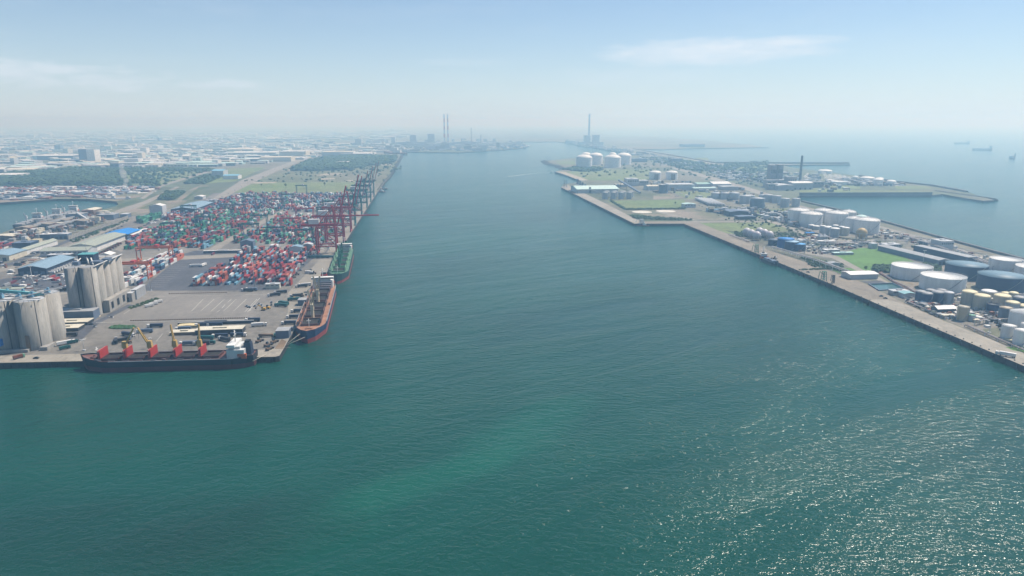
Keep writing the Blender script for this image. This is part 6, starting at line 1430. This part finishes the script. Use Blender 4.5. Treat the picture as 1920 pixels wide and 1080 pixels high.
for lab, a, b, y, tp, dp in (('hazy boiler house below the banded chimneys', 802, 815, 283, 251, 90), ('hazy boiler house left of the stockyard', 769, 781, 284, 253, 90), ('hazy coal dome building', 734, 741, 284, 257, 80), ('hazy turbine hall left of the banded chimneys', 742, 800, 285, 266, 90), ('hazy turbine hall under the banded chimneys', 818, 850, 284, 267, 90), ('hazy conveyor house right of the chimneys', 866, 876, 283, 264, 70), ('hazy long stock shed of the power station', 850, 905, 284, 266, 60), ('hazy low stock shed at the channel end', 900, 960, 281, 268, 60), ('hazy crane block on the stockyard quay', 969, 977, 277, 265, 40),
        ('hazy boiler house by the lone chimney, left', 1097, 1107, 276, 254, 70), ('hazy boiler house by the lone chimney, right', 1113, 1124, 277, 253, 70), ('hazy turbine hall by the lone chimney', 1086, 1132, 277.5, 266, 60), ('hazy stock shed left of the lone chimney', 1062, 1080, 269.5, 264, 60), ('pale hazy works above the cream long-roofed one', 666, 678, 282, 260, 80), ('white hazy works left of the power station', 660, 675, 287, 268, 60)):
    shed(lab, a, b, min(y, 273), dp, 10, 0, w_plant, w_lgrey, cat='power plant block', top_py=tp, name='power_block')
mb = MB(); rnd = random.Random(77)
for k in range(420):
    x, y = rnd.uniform(690, 985), rnd.uniform(266, 284); p = G(x, y)
    if not inside(p.x, p.y, [(q.x, q.y) for q in LANDW]): continue
    mb.box(p.x, p.y, LAND - .3, rnd.uniform(12, 60), rnd.uniform(12, 50), rnd.choice((6, 9, 13, 20, 34)) * rnd.uniform(.6, 1.2), rnd.randrange(3), PA)
for k in range(200):
    x = rnd.uniform(1060, 1200); y = 268 + (x - 1060) * .17 - rnd.uniform(0, 5); p = G(x, y); mb.box(p.x, p.y, LAND - .3, rnd.uniform(10, 40), rnd.uniform(10, 40), rnd.choice((6, 10, 18)) * rnd.uniform(.6, 1.2), rnd.randrange(3), PA)
tag(mb.build('stockyard', [w_plant, w_grey, w_lgrey]), 'jumble of hazy plant round the far power station', 'industrial plant', kind='stuff')
for lab, a, b, y, tp, dp in (('dark twin-tower block of the right shore plant, left tower', 1443, 1454, 350, 310, 26), ('dark twin-tower block of the right shore plant, right tower', 1457, 1466, 350, 309, 26), ('low grey plant block under the twin towers', 1436, 1476, 352, 338, 24), ('grey plant block left of the dark chimney', 1476, 1493, 353, 332, 26), ('pale cooling unit below the twin towers', 1440, 1458, 356, 345, 20), ('small grey unit right of the dark chimney', 1502, 1516, 353, 338, 22), ('grey frame block by the dark chimney', 1518, 1545, 352, 341, 26)):
    t = shed(lab, a, b, y, dp, 10, 0, w_stackg if 'dark' in lab else w_grey, w_grey, cat='plant block', top_py=tp, name='plant_block', windows=4)
# ================================================================ STEAM
def steam(label, px, base, pts, dens):
    t = MB(); rnd = random.Random(int(px)); c0 = G(px, base)
    for (dx, dz, r) in pts:
        cx, cz = c0.x + dx, c0.z + dz
        n = 10; prof = [(max(.01, r * math.cos(R(a))) , cz + r * math.sin(R(a))) for a in range(-90, 91, 22)]
        t.lathe(prof, n, 0, cx, c0.y + rnd.uniform(-r, r) * .4)
    m = bpy.data.materials.get('steam_%s' % dens)
    if not m:
        m = bpy.data.materials.new('steam_%s' % dens); m.use_nodes = True; nt = m.node_tree; nt.nodes.clear()
        v = nt.nodes.new('ShaderNodeVolumePrincipled'); v.inputs['Color'].default_value = (1, 1, 1, 1); v.inputs['Density'].default_value = dens
        o = nt.nodes.new('ShaderNodeOutputMaterial'); nt.links.new(v.outputs[0], o.inputs['Volume'])
    return tag(t.build('steam_plume', m), label, 'steam', kind='stuff')
steam('pale dust plume rising behind the left basin', 238, 358, [(0, 6, 7), (-2, 18, 7), (1, 30, 8), (-2, 44, 9), (-5, 58, 8), (-8, 70, 7), (-3, 52, 10)], 0.03)
steam('small white steam puff beside the dark chimney', 1510, 350, [(0, 10, 6), (1, 20, 7), (-2, 30, 6), (2, 38, 5)], 0.08)
steam('drifting white steam over the headland', 1548, 338, [(0, 10, 8), (14, 12, 10), (30, 11, 11), (46, 9, 11), (62, 8, 9), (78, 7, 7), (-4, 20, 7), (-12, 26, 5)], 0.05)
# white wake of the fast boat
def wake(pts, w, label):
    P = [G(*p, 0) for p in pts]; mb = MB()
    for i, (a, b) in enumerate(zip(P, P[1:])):
        d = (b - a).normalized(); n = Vector((-d.y, d.x, 0)); w0, w1 = w * (1 - i / len(P)) + .6, w * (1 - (i + 1) / len(P)) + .6
        mb.add([a - n * w0 + Vector((0, 0, .06)), b - n * w1 + Vector((0, 0, .06)), b + n * w1 + Vector((0, 0, .06)), a + n * w0 + Vector((0, 0, .06))], [(0, 1, 2, 3)])
    return tag(mb.build('wake_foam', mat('foam', (0.42, 0.5, 0.5), .6, .35, .08)), kind='structure')
wake([(952, 331), (968, 329.2), (985, 327), (1004, 325), (1020, 323.8), (1032, 323.2)], 4, 'wake')
